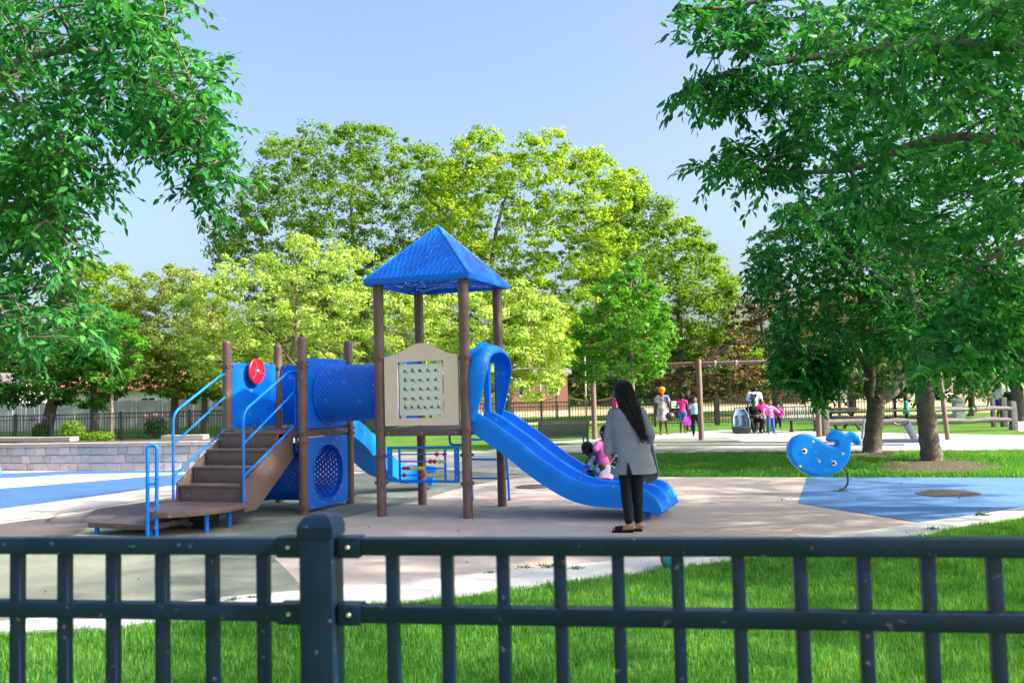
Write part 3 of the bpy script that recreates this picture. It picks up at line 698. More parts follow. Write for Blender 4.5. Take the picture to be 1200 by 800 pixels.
# hood over the slide entrance
def hood():
    b = MB(); rings = []; N = 44
    def pt(t):        # across the opening: up the near leg, over, down the far leg
        P = [(-.58, 1.22), (-.59, 1.6), (-.56, 1.9), (-.42, 2.07), (-.18, 2.13), (0, 2.14), (.12, 2.12), (.28, 2.05), (.37, 1.9), (.40, 1.6), (.40, 1.22)]
        return P
    C = curve_pts([Vector((a, b_, 0)) for a, b_ in pt(0)], 5); n = len(C)
    for i, p in enumerate(C):
        t = i / (n - 1); k = math.sin(PI * t); up = max(0, min(1, (p.y - 1.25) / .62))
        w = .08 + .17 * (up ** .9)
        q = C[min(i + 1, n - 1)] - C[max(i - 1, 0)]; q.normalize(); nx = Vector((-q.y, q.x, 0))   # outward
        if nx.dot(Vector((p.x, p.y - 1.6, 0))) < 0: nx = -nx
        th = .028; u0 = HA + .03
        bow = .05 * up
        ring = []
        for s, o in ((0, th), (.25, th + bow * .7), (.5, th + bow), (.8, th + bow * .5), (1, .0), (1.02, -.03), (.8, bow * .2 - .01), (.5, bow * .4), (.25, bow * .2), (0, 0)):
            ring.append(Vector((u0 + w * s, p.x + nx.x * o, p.y + nx.y * o)))
        rings.append(ring)
    b.loft(rings); return b.build('slide_hood', BLUE, sl, 60)
hd = hood()
b = MB(); b.prism([(-.56, 1.98), (.56, 1.98), (.50, 2.12), (.28, 2.17), (.16, 2.24), (0, 2.27), (-.16, 2.24), (-.28, 2.17), (-.50, 2.12)], (HA + .005, 0, 0), (0, 1, 0), (0, 0, 1), (1, 0, 0), .035); b.build('hood_plate', BLUE, hd, 30, .008)
b = MB(); b.box(HA + .02, HA + .10, -.04, .04, 1.14, 2.05); b.build('lane_divider', BLUE, hd, 30, .012)
b = MB(); b.tube([(HA, -.24, 1.15), (HA, -.24, 2.0)], .016, 8); b.tube([(HA, .24, 1.15), (HA, .24, 2.0)], .016, 8); b.build('safety_bar', BLUEM, hd)
# curved rear slide from the stair deck
rs = empty('rear_slide', (0, 0, 0)); rs.parent = PS
b = MB(); rings = []
ctr = curve_pts([Vector((D + .28, V0 + HA - .02, 1.16)), Vector((D + .30, V0 + HA + .5, .95)), Vector((D + .33, V0 + HA + 1.0, .62)), Vector((D + .40, V0 + HA + 1.45, .34)), Vector((D + .56, V0 + HA + 1.8, .22)), Vector((D + .80, V0 + HA + 2.0, .19)), Vector((D + 1.0, V0 + HA + 2.08, .15))], 7)
for i, p in enumerate(ctr):
    d = (ctr[min(i + 1, len(ctr) - 1)] - ctr[max(i - 1, 0)]).normalized(); x = d.cross(Vector((0, 0, 1))).normalized(); nz = x.cross(d)
    w, h = .25, .2
    rings.append([p + x * a + nz * c for a, c in ((-w, -.07), (-w - .01, h * .5), (-w, h), (-w + .04, h), (-w + .07, .06), (-w + .13, .01), (0, 0), (w - .13, .01), (w - .07, .06), (w - .04, h), (w, h), (w + .01, h * .5), (w, -.07), (0, -.09))])
b.loft(rings); b.build('chute', BLUE, rs, 60)
b = MB(); b.tube([(D + .85, V0 + HA + 2.0, 0), (D + .85, V0 + HA + 2.0, .14)], .03, 8); b.build('slide_leg', BLUEM, rs)
# rear climbing ladder of the tower
ld = empty('rung_ladder', (0, 0, 0)); ld.parent = PS
def railp(u): return curve_pts([Vector((u, HA + .04, 1.10)), Vector((u, HA + .30, 1.06)), Vector((u, HA + .50, .80)), Vector((u, HA + .60, .4)), Vector((u, HA + .64, 0))], 6)
for u in (-.10, .48):
    b = MB(); b.tube(railp(u), .02, 8); b.build('side_rail', BLUEM, ld)
for k in (5, 10, 15, 19):
    b = MB(); p = railp(-.10)[k]; b.tube([(-.10, p.y, p.z), (.48, p.y, p.z)], .016, 8); b.build('rung', BLUEM, ld)
b = MB(); b.tube(arc_corner([(.02, HA + .03, 1.05), (-.12, HA - .1, 1.05), (-.12, HA - .1, .86), (.1, HA - .05, .86)], .06, 5), .016, 8); b.build('hook_bar', BLUEM, ld)

# ------------------------------------------------------------------ vegetation
def leaves_np(P, Dv, L, W, rng, bend=.25, up=None):
    """folded leaves: base, two sides, tip + midrib point; 4 triangles each"""
    n = len(P); Dv = Dv / np.linalg.norm(Dv, axis=1, keepdims=True)
    ref = np.tile([0, 0, 1.0], (n, 1)) if up is None else up
    ref = ref + rng.normal(0, .45, (n, 3))
    S = np.cross(Dv, ref); S /= np.maximum(1e-6, np.linalg.norm(S, axis=1, keepdims=True)); N = np.cross(S, Dv)
    L = np.broadcast_to(L, (n,))[:, None]; W = np.broadcast_to(W, (n,))[:, None]
    def at_(t, w, up_): return P + Dv * L * t + S * W * w + N * L * (up_ - bend * t * t)
    V = np.stack([P, at_(.20, .34, .02), at_(.45, .5, .04), at_(.76, .30, .03), at_(1.0, 0, 0), at_(.76, -.30, .03), at_(.45, -.5, .04), at_(.20, -.34, .02), at_(.45, 0, -.03)], 1).reshape(-1, 3)
    b = (np.arange(n) * 9)[:, None]
    Q = (b[:, :, None] + np.array([[0, 8, 1], [1, 8, 2], [2, 8, 3], [3, 8, 4], [4, 8, 5], [5, 8, 6], [6, 8, 7], [7, 8, 0]])[None]).reshape(-1, 3)
    return V, Q
def quad_leaves(P, N, L, rng):
    n = len(P); N = N / np.linalg.norm(N, axis=1, keepdims=True); t = rng.normal(size=(n, 3))
    A = np.cross(N, t); A /= np.linalg.norm(A, axis=1, keepdims=True); B = np.cross(N, A); L = np.broadcast_to(L, (n,))[:, None]
    V = np.stack([P - A * L * .5, P + B * L * .33 + N * L * .08, P + A * L * .5, P - B * L * .33 + N * L * .08], 1).reshape(-1, 3)
    b = (np.arange(n) * 4)[:, None]
    Q = (b[:, :, None] + np.array([[0, 1, 2], [0, 2, 3]])[None]).reshape(-1, 3)
    return V, Q
def in_poly(x, y, poly):
    poly = np.array(poly, float); n = len(poly); c = np.zeros(len(x), bool); j = n - 1
    for i in range(n):
        xi, yi = poly[i]; xj, yj = poly[j]
        m_ = ((yi > y) != (yj > y)) & (x < (xj - xi) * (y - yi) / (yj - yi + 1e-12) + xi); c ^= m_; j = i
    return c
def sample_poly(poly, n, rng):
    p = np.array(poly, float); lo = p.min(0); hi = p.max(0); out = np.zeros((0, 2))
    while len(out) < n:
        q = rng.uniform(lo, hi, (n * 3, 2)); q = q[in_poly(q[:, 0], q[:, 1], poly)]; out = np.vstack([out, q])
    return out[:n]
def limb(mb, a, b, r0_, r1_, rng, sag=.12, n=8, seg=7):
    a = Vector(a); b = Vector(b); L = (b - a).length
    c1 = a + (b - a) * .35 + Vector((rng.normal(0, .07) * L, rng.normal(0, .07) * L, sag * L)); c2 = a + (b - a) * .7 + Vector((rng.normal(0, .06) * L, rng.normal(0, .06) * L, sag * L * .8))
    path = bez(a, c1, c2, b, n); mb.tube(path, [r0_ + (r1_ - r0_) * (i / n) ** .8 for i in range(n + 1)], seg); return path
def far_tree(name, label, cat, base, r, fork_z, poly, Y, depth, K, per, leafL, mt, bark, seed, flat=.55, crad=.5, group=None, trunk_top=None, lean=(0, 0), tonebias=0.0, limbs=7):
    """tree whose crown is a cloud of leaf clumps; poly is the crown outline as measured in the photograph"""
    rng = np.random.default_rng(seed); base = Vector(base)
    q = sample_poly(poly, K, rng); cen = q.mean(0); ext = (np.array(poly).max(0) - np.array(poly).min(0)) / 2
    # thin where the outline ends, thick in the middle
    rad = np.clip(np.abs((q - cen) / ext).max(1), 0, 1); dy = rng.uniform(-1, 1, K) * depth * np.sqrt(np.maximum(.06, 1 - rad ** 2))
    rr_ = rays_np(q[:, 0], q[:, 1]); t = (Y + dy) / rr_[:, 1]; C = rr_ * t[:, None]; C[:, 2] += H
    C = C[C[:, 2] > .8]; K = len(C)
    root = empty(name, base, 0, label, cat, group or 'trees standing beyond the playground')
    # trunk and limbs
    mb = MB(); top = base + Vector((lean[0], lean[1], fork_z)); cc = Vector(C.mean(0))
    apex = Vector((cc.x * .6 + top.x * .4, cc.y * .6 + top.y * .4, C[:, 2].max() * .82))
    mb.tube([base - Vector((0, 0, .2)), base + Vector((0, 0, .06)), base + (top - base) * .12, base + (top - base) * .5, top], [r * 1.7, r * 1.35, r * 1.08, r * .98, r * .85], 12)
    spine = limb(mb, top, apex, r * .8, r * .12, rng, 0, 10)
    order = rng.permutation(K); nodes = [(Vector(p), r * .5 * (1 - i / 11)) for i, p in enumerate(spine)]
    for i in order[:limbs * 4]:
        tgt = Vector(C[i]); best = min(nodes, key=lambda nd: (nd[0] - tgt).length + max(0, nd[0].z - tgt.z) * 1.5)
        p = limb(mb, best[0], tgt, max(.012, best[1] * .75), .012, rng, .06, 6, 6)
        for j, pp in enumerate(p[1:]): nodes.append((Vector(pp), max(.014, best[1] * .75 * (1 - j / 7))))
    for i in order[limbs * 4:limbs * 4 + 110]:
        tgt = Vector(C[i]); best = min(nodes, key=lambda nd: (nd[0] - tgt).length + max(0, nd[0].z - tgt.z) * 1.2)
        limb(mb, best[0], tgt, min(best[1], .03), .008, rng, .04, 4, 4)
    V = [Vector(v) - base for v in mb.v]; mb.v = [tuple(v) for v in V]; mb.build('trunk', bark, root, 60)
    # leaves
    n = K * per; ci = np.repeat(np.arange(K), per); off = rng.normal(size=(n, 3)); off /= np.linalg.norm(off, axis=1, keepdims=True)
    off *= (rng.uniform(0, 1, (n, 1)) ** .45); cr = crad * rng.uniform(.35, 1.4, K)[ci][:, None]
    P = C[ci] + off * cr * np.array([1, 1, flat])
    N = off * .7 + rng.normal(0, .5, (n, 3)) + np.array([0, 0, .7])
    P = P - np.array(base)
    Vv, Q = quad_leaves(P, N, leafL * rng.uniform(.6, 1.3, n), rng)
    tone = np.clip(rng.uniform(0, 1, K)[ci] * .5 + rng.uniform(0, 1, n) * .5 + tonebias, 0, 1); tone = np.repeat(tone, 4)
    o = link('crown', np_mesh('crown', Vv, Q, tone), mt, root, None); o['kind'] = 'stuff'
    return root

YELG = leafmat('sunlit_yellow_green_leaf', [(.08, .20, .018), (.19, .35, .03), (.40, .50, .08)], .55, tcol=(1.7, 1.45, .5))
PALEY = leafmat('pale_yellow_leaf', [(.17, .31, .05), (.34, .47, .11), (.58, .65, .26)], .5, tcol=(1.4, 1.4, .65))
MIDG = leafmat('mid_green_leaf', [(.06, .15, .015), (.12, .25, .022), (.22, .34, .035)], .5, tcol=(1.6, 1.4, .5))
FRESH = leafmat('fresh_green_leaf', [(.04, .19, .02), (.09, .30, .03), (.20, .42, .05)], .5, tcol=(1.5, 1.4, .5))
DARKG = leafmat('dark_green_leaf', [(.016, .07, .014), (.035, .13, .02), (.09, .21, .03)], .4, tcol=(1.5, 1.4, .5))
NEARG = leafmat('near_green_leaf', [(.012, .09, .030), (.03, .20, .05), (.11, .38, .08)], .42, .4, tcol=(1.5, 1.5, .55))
PINEG = leafmat('rusty_pine_needle', [(.03, .05, .02), (.08, .08, .035), (.22, .15, .08), (.48, .34, .2)], .3, tcol=(1.3, 1.1, .6))  # rusty needle tones; the lightest paints in the peach highlights
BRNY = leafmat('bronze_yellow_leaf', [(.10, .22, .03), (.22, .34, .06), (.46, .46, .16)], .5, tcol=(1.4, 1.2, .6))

def G(px, py, Y=None):
    p = gp(px, py); return p if Y is None else Vector((dp(px, py, Y).x, Y, 0))
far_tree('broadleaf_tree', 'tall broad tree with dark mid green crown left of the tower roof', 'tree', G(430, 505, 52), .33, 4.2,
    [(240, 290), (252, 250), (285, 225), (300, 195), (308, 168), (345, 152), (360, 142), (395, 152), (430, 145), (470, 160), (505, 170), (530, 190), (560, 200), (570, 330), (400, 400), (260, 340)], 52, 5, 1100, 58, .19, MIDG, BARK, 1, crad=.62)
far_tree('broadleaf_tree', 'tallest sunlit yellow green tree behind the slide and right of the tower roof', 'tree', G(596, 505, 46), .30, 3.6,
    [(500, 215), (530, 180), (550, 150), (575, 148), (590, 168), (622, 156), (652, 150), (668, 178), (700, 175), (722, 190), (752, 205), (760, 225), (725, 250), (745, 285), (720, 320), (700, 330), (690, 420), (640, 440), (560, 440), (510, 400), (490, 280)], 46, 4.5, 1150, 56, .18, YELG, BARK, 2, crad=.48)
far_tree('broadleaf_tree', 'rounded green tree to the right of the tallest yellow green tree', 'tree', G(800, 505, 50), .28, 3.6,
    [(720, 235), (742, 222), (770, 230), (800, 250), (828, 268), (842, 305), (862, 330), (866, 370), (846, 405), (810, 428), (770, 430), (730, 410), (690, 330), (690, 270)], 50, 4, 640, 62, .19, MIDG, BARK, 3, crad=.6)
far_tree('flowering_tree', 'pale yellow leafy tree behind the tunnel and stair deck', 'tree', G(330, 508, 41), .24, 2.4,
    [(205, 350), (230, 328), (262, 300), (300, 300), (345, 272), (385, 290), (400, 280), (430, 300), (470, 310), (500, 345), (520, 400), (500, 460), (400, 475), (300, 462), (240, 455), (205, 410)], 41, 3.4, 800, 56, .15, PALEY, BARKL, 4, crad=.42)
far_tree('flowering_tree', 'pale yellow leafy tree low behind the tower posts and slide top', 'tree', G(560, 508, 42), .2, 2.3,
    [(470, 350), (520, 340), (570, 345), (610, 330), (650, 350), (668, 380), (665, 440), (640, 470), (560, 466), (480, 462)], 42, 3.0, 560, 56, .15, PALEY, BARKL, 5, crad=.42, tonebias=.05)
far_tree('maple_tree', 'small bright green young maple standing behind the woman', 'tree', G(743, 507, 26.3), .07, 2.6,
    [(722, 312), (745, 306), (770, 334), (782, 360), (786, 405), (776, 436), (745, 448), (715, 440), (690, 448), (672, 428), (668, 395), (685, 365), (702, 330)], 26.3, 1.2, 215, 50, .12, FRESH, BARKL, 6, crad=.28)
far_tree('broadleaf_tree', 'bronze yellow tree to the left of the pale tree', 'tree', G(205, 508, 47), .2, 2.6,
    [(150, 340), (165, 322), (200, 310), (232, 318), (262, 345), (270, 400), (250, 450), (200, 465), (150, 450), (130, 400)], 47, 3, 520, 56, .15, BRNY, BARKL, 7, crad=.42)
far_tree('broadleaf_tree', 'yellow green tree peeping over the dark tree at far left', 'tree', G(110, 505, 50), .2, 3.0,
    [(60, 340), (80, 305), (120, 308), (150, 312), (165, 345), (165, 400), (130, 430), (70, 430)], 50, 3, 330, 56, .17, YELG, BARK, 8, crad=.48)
far_tree('broadleaf_tree', 'dark green low spreading tree beyond the stone wall at far left', 'tree', G(52, 511, 41.5), .27, 1.9,
    [(-120, 380), (-40, 360), (40, 380), (100, 385), (130, 400), (150, 440), (140, 478), (90, 476), (40, 474), (0, 478), (-60, 476), (-120, 470)], 41.5, 3.2, 560, 60, .17, DARKG, BARK, 9, crad=.46, lean=(.4, 0))
far_tree('broadleaf_tree', 'slender young tree with thin pale trunk behind the stone wall', 'tree', G(131, 509, 39.5), .07, 3.0,
    [(95, 390), (120, 365), (150, 370), (170, 400), (165, 440), (130, 458), (100, 440)], 39.5, 1.5, 120, 48, .17, FRESH, BARKL, 10, crad=.36)
far_tree('broadleaf_tree', 'forked tree with warm lit trunk behind the black fence on the left', 'tree', G(240, 506, 46), .16, 2.2,
    [(170, 400), (230, 395), (300, 410), (330, 450), (300, 474), (230, 470), (175, 462)], 46, 2, 170, 50, .2, BRNY, BARKL, 11, crad=.4)
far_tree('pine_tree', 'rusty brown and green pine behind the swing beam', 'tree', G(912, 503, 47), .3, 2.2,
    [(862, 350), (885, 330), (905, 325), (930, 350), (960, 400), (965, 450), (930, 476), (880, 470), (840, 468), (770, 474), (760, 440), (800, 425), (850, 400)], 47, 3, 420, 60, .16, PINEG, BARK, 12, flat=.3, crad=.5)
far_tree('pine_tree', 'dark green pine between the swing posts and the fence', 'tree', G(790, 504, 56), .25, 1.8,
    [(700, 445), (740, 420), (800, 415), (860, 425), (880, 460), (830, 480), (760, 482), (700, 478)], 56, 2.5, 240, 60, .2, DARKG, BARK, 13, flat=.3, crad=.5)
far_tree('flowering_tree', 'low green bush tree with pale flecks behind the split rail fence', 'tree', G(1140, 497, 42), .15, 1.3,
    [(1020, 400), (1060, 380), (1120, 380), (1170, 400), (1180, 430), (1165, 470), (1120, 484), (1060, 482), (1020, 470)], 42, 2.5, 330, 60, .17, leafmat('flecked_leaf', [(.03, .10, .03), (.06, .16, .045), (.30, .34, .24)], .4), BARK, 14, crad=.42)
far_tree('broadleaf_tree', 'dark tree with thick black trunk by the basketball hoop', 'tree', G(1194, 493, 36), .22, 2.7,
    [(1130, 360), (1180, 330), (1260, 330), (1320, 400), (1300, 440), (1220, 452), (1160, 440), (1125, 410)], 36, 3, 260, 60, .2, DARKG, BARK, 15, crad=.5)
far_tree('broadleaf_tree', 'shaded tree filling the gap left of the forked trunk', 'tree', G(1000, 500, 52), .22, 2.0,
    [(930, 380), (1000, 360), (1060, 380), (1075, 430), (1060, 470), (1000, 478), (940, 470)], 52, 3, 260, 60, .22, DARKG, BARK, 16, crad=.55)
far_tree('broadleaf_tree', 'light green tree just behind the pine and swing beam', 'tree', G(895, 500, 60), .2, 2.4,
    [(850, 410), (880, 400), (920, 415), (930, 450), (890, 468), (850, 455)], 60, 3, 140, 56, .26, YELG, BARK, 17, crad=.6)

# forked tree in the grass strip, trunks measured from the photograph
def big_tree(name, label, trunk_paths, polys, leafL, leafW, mt, seed, ntwig, per, keep=260, extra=None, droop=.55, spread=.45, gap=0.0):
    """near tree: leafy drooping twigs; polys = [(outline, Ymin, Ymax, share)]; extra = list of random ellipsoid crowns outside the frame"""
    rng = np.random.default_rng(seed); base = Vector(trunk_paths[0][0][0]); base.z = 0
    root = empty(name, base, 0, label, 'tree'); mb = MB(); nodes = []
    for path, rs in trunk_paths:
        c = curve_pts([Vector(p) for p in path], 5); n = len(c); rad = np.interp(np.linspace(0, 1, n), np.linspace(0, 1, len(rs)), rs)
        rad = [x * (1 + .06 * math.sin(i * 2.1 + seed)) for i, x in enumerate(rad)]
        mb.tube(c, rad, 14)
        for p, x in zip(c, rad):
            if p.z > 1.6: nodes.append((p.copy(), float(x)))
    T = []
    for poly, y0, y1, cnt in polys:
        q = sample_poly(poly, cnt, rng); Yv = rng.uniform(y0, y1, cnt); r_ = rays_np(q[:, 0], q[:, 1]); p = r_ * (Yv / r_[:, 1])[:, None]; p[:, 2] += H; T.append(p)
    for c, rad, cnt in (extra or []):
        o = rng.normal(size=(cnt, 3)); o /= np.linalg.norm(o, axis=1, keepdims=True); o *= rng.uniform(.35, 1, (cnt, 1)) ** .5; T.append(np.array(c) + o * np.array(rad))
    T = np.vstack(T)
    if gap:
        f_ = np.sin(T[:, 0] * 2.3 + seed) * np.sin(T[:, 2] * 2.7 + seed * 2) * np.sin(T[:, 1] * 2.1) ; T = T[f_ < gap]
    # limbs reach a spread set of targets, smaller branches reach the rest
    idx = rng.permutation(len(T)); main = idx[:26]
    for k, i in enumerate(main):
        tgt = Vector(T[i]); best = min(nodes, key=lambda nd: (nd[0] - tgt).length + max(0, nd[0].z - tgt.z) * 1.0)
        r0_ = max(.02, min(best[1] * .6, .07)); p = limb(mb, best[0], tgt, r0_, .01, rng, .08, 9, 7)
        for j, pp in enumerate(p[2:]): nodes.append((Vector(pp), r0_ * (1 - j / 9) + .008))
    NP = np.array([list(nd[0]) for nd in nodes]); NR = np.array([nd[1] for nd in nodes])
    for k, i in enumerate(idx[26:26 + 330]):
        t = T[i]; d = np.linalg.norm(NP - t, axis=1) + np.maximum(0, NP[:, 2] - t[2]) * .8; b = d.argmin()
        p = limb(mb, NP[b], t, min(NR[b], .018), .005, rng, .06, 5, 5)
        pts = np.array([list(x) for x in p[1:]]); NP = np.vstack([NP, pts]); NR = np.append(NR, [.009] * len(pts))
    # twigs
    nT = len(T); d = np.zeros((nT, 3)); near = np.zeros(nT, int)
    for s in range(0, nT, 500):
        dd = np.linalg.norm(T[s:s + 500, None] - NP[None], axis=2); near[s:s + 500] = dd.argmin(1)
    out = T - NP[near]; ln = np.linalg.norm(out, axis=1, keepdims=True); out = np.where(ln > .05, out / np.maximum(ln, .05), rng.normal(0, .6, (nT, 3)))
    out = out * .5 + rng.normal(0, .55, (nT, 3)) * np.array([1, 1, .35]); out /= np.linalg.norm(out, axis=1, keepdims=True)
    L = spread * rng.uniform(.6, 1.3, nT); P = []; Dr = []; TT = []; tw = []
    tt = np.linspace(.08, 1, per); side0 = np.cross(out, [0, 0, 1.0]); side0 /= np.maximum(1e-6, np.linalg.norm(side0, axis=1, keepdims=True))
    for j, t in enumerate(tt):
        pos = T + out * (L * (t - .5))[:, None] + np.array([0, 0, -1]) * (L * droop * t * t * .6)[:, None]
        sg = 1 if j % 2 else -1
        dr = out * .75 + side0 * sg * .75 * (1 - .6 * (t > .97)) + np.array([0, 0, -1]) * droop + rng.normal(0, .22, (nT, 3))
        P.append(pos + rng.normal(0, .012, (nT, 3))); Dr.append(dr); TT.append(rng.uniform(0, 1, nT) ** 1.3 * .6 + .4 * (np.sin(T[:, 0] * 3 + T[:, 2] * 2) * .5 + .5))
    seli = rng.permutation(nT)[:500]
    for i in seli:
        a = T[i] - out[i] * L[i] * .5; b = T[i] + out[i] * L[i] * .5 - np.array([0, 0, 1]) * L[i] * droop * .6; mid_ = (a + b) / 2 + np.array([0, 0, .03])
        mb.tube([Vector(NP[near[i]]), Vector(a), Vector(mid_), Vector(b)], [.006, .005, .004, .0025], 4, False)
    P = np.vstack(P); Dr = np.vstack(Dr); TT = np.concatenate(TT); n = len(P)
    mb.v = [tuple(Vector(v) - base) for v in mb.v]; mb.build('trunk', BARK, root, 60)
    P = P - np.array(base); Ls = leafL * rng.uniform(.65, 1.2, n); Ws = Ls * leafW * rng.uniform(.85, 1.15, n)
    # the leaves that show largest are parts of their own
    wp = P + np.array(base) - np.array([0, 0, H]); dist = wp[:, 1]; ax = wp[:, 0] / np.maximum(.1, wp[:, 1]); az = wp[:, 2] / np.maximum(.1, wp[:, 1])
    vis = (np.abs(ax) < .55) & (az < .44) & (az > -.2) & (dist > 1); sc = np.where(vis, dist, 1e9); big = np.argsort(sc + rng.uniform(0, .8, n))[:keep]; big = big[sc[big] < 1e8]
    mask = np.ones(n, bool); mask[big] = False
    V, Q = leaves_np(P[mask], Dr[mask], Ls[mask], Ws[mask], rng)
    o = link('crown', np_mesh('crown', V, Q, np.repeat(TT[mask], 9)), mt, root, None); o['kind'] = 'stuff'
    protos = []
    for k in range(4):
        Vp, Qp = leaves_np(np.zeros((1, 3)), np.array([[0, 1.0, 0]]), np.array([1.0]), np.array([leafW * (.9 + .08 * k)]), np.random.default_rng(k + 5), .2)
        protos.append(np_mesh('leaf', Vp, Qp, np.full(9, .1 + .18 * k))); protos[-1].materials.append(mt)
    for i in big:
        lo = bpy.data.objects.new('leaf', protos[int(rng.integers(4))]); COL.objects.link(lo); lo.parent = root; lo.location = P[i]
        lo.rotation_mode = 'QUATERNION'; lo.rotation_quaternion = Vector(Dr[i]).to_track_quat('Y', 'Z'); lo.scale = (Ls[i],) * 3
    return root

b3 = gp(1023, 531); Y3 = b3.y
def D3(px, py, dY=0): return tuple(dp(px, py, Y3 + dY))
big_tree('forked_tree', 'dark leafy tree with forked trunk growing in the grass strip behind the whale',
    [([(b3.x - .03, Y3, -.2), D3(1022, 528), D3(1024, 500), D3(1026, 480), D3(1027, 468)], [.34, .22, .185, .19, .2]),
     ([D3(1027, 470), D3(1040, 462, .1), D3(1056, 448, .3), D3(1066, 425, .5), D3(1085, 380, .5)], [.17, .15, .13, .11, .06]),
     ([D3(1024, 476), D3(1019, 460), D3(1021, 440, -.1), D3(1015, 400, -.2), D3(1005, 330, -.2)], [.12, .10, .095, .08, .04]),
     ([D3(1020, 466), D3(1014, 456), D3(1016, 440), D3(1000, 400, -.3), D3(960, 350, -.5)], [.07, .055, .05, .045, .02])],
    [([(872, 300), (880, 280), (905, 255), (930, 232), (990, 222), (1060, 240), (1120, 270), (1160, 320), (1150, 400), (1110, 405), (1070, 402), (1045, 415), (1000, 418), (985, 430), (985, 450), (968, 472), (955, 468), (940, 448), (912, 450), (905, 430), (912, 415), (895, 395), (905, 362), (880, 340)], Y3 - 2.4, Y3 + 1.6, 1900),
     ([(905, 410), (985, 415), (985, 446), (965, 472), (950, 462), (935, 447), (905, 448)], Y3 - 1.6, Y3 - .2, 240)],
    .11, .52, NEARG, 31, 0, 18, keep=160, droop=.5, spread=.5)
b2 = gp(1085, 541); Y2 = b2.y
def D2(px, py, dY=0): return tuple(dp(px, py, Y2 + dY))
big_tree('broadleaf_tree', 'large tree with straight grey trunk in bare soil at right',
    [([(b2.x + .06, Y2, -.2), D2(1092, 538), D2(1088, 510), D2(1084, 470), D2(1080, 430), D2(1074, 380), D2(1060, 290)], [.32, .215, .185, .175, .165, .14, .10]),
     ([D2(1077, 400), D2(1110, 340, .6), D2(1160, 260, 1.0)], [.11, .09, .04]), ([D2(1066, 320), D2(1020, 240, -.4), D2(980, 170, -.5)], [.08, .06, .03])],
    [([(900, 235), (915, 190), (900, 150), (940, 90), (960, 30), (1000, -40), (1250, -60), (1330, 200), (1300, 400), (1180, 430), (1100, 420), (1050, 380), (960, 290)], Y2 - 2.5, Y2 + 3.2, 1500), ([(1035, 350), (1210, 340), (1210, 432), (1150, 440), (1110, 432), (1060, 428)], Y2 - 2.0, Y2 + .6, 330)],
    .12, .5, NEARG, 32, 0, 15, keep=60, extra=[((11.5, 20, 8.5), (4.5, 4, 3.6), 700)], droop=.4, spread=.6)
big_tree('broadleaf_tree', 'large tree outside the frame hanging leafy branches into the upper right sky',
    [([(9.6, 10.2, -.2), (9.55, 10.2, .3), (9.3, 10.3, 2.5), (9.0, 10.4, 4.6), (8.8, 10.4, 7.6)], [.42, .30, .25, .22, .12]),
     ([(9.1, 10.4, 3.6), (7.5, 10.2, 4.6), (5.6, 9.8, 5.2), tuple(dp(930, 70, 9.6)), tuple(dp(800, 105, 9.4))], [.13, .10, .065, .035, .01]),
     ([(9.1, 10.4, 4.4), (7.0, 9.6, 5.8), tuple(dp(980, -10, 9.0)), tuple(dp(850, 10, 9.0))], [.12, .09, .05, .01]),
     ([(9.15, 10.3, 3.0), (7.5, 10.0, 3.7), tuple(dp(1130, 160, 9.7)), tuple(dp(990, 200, 9.7)), tuple(dp(850, 195, 9.6))], [.12, .08, .05, .03, .01]),
     ([(9.15, 10.3, 2.6), (7.2, 9.4, 3.2), tuple(dp(1180, 290, 9.0)), tuple(dp(1100, 400, 8.8))], [.09, .06, .03, .01])],
    [([(880, 0), (1210, -10), (1210, 400), (1130, 330), (1080, 300), (1000, 260), (975, 215), (945, 190), (925, 150), (905, 90), (890, 40)], 8.0, 12.0, 760),
     ([(778, 8), (850, -10), (910, 20), (900, 60), (860, 55), (810, 45)], 8.5, 10.0, 75),
     ([(770, 120), (800, 100), (860, 78), (910, 95), (920, 130), (860, 122), (820, 116)], 9.0, 10.2, 80),
     ([(808, 192), (850, 170), (920, 155), (950, 200), (900, 220), (855, 208)], 9.2, 10.2, 70),
     ([(1068, 440), (1090, 380), (1130, 330), (1210, 300), (1210, 420), (1180, 440), (1130, 425), (1100, 420)], 8.0, 9.6, 110)],
    .112, .44, NEARG, 33, 0, 16, keep=290, extra=[((10.5, 11.5, 8.2), (5.6, 4.8, 3.3), 3000), ((9.8, 7.5, 6.4), (3.6, 2.6, 2.2), 800), ((10.5, 4.2, 7.0), (4.6, 4.4, 2.6), 1500)], droop=.42, spread=.5)  # last extra crown is unseen, added to shade the foreground
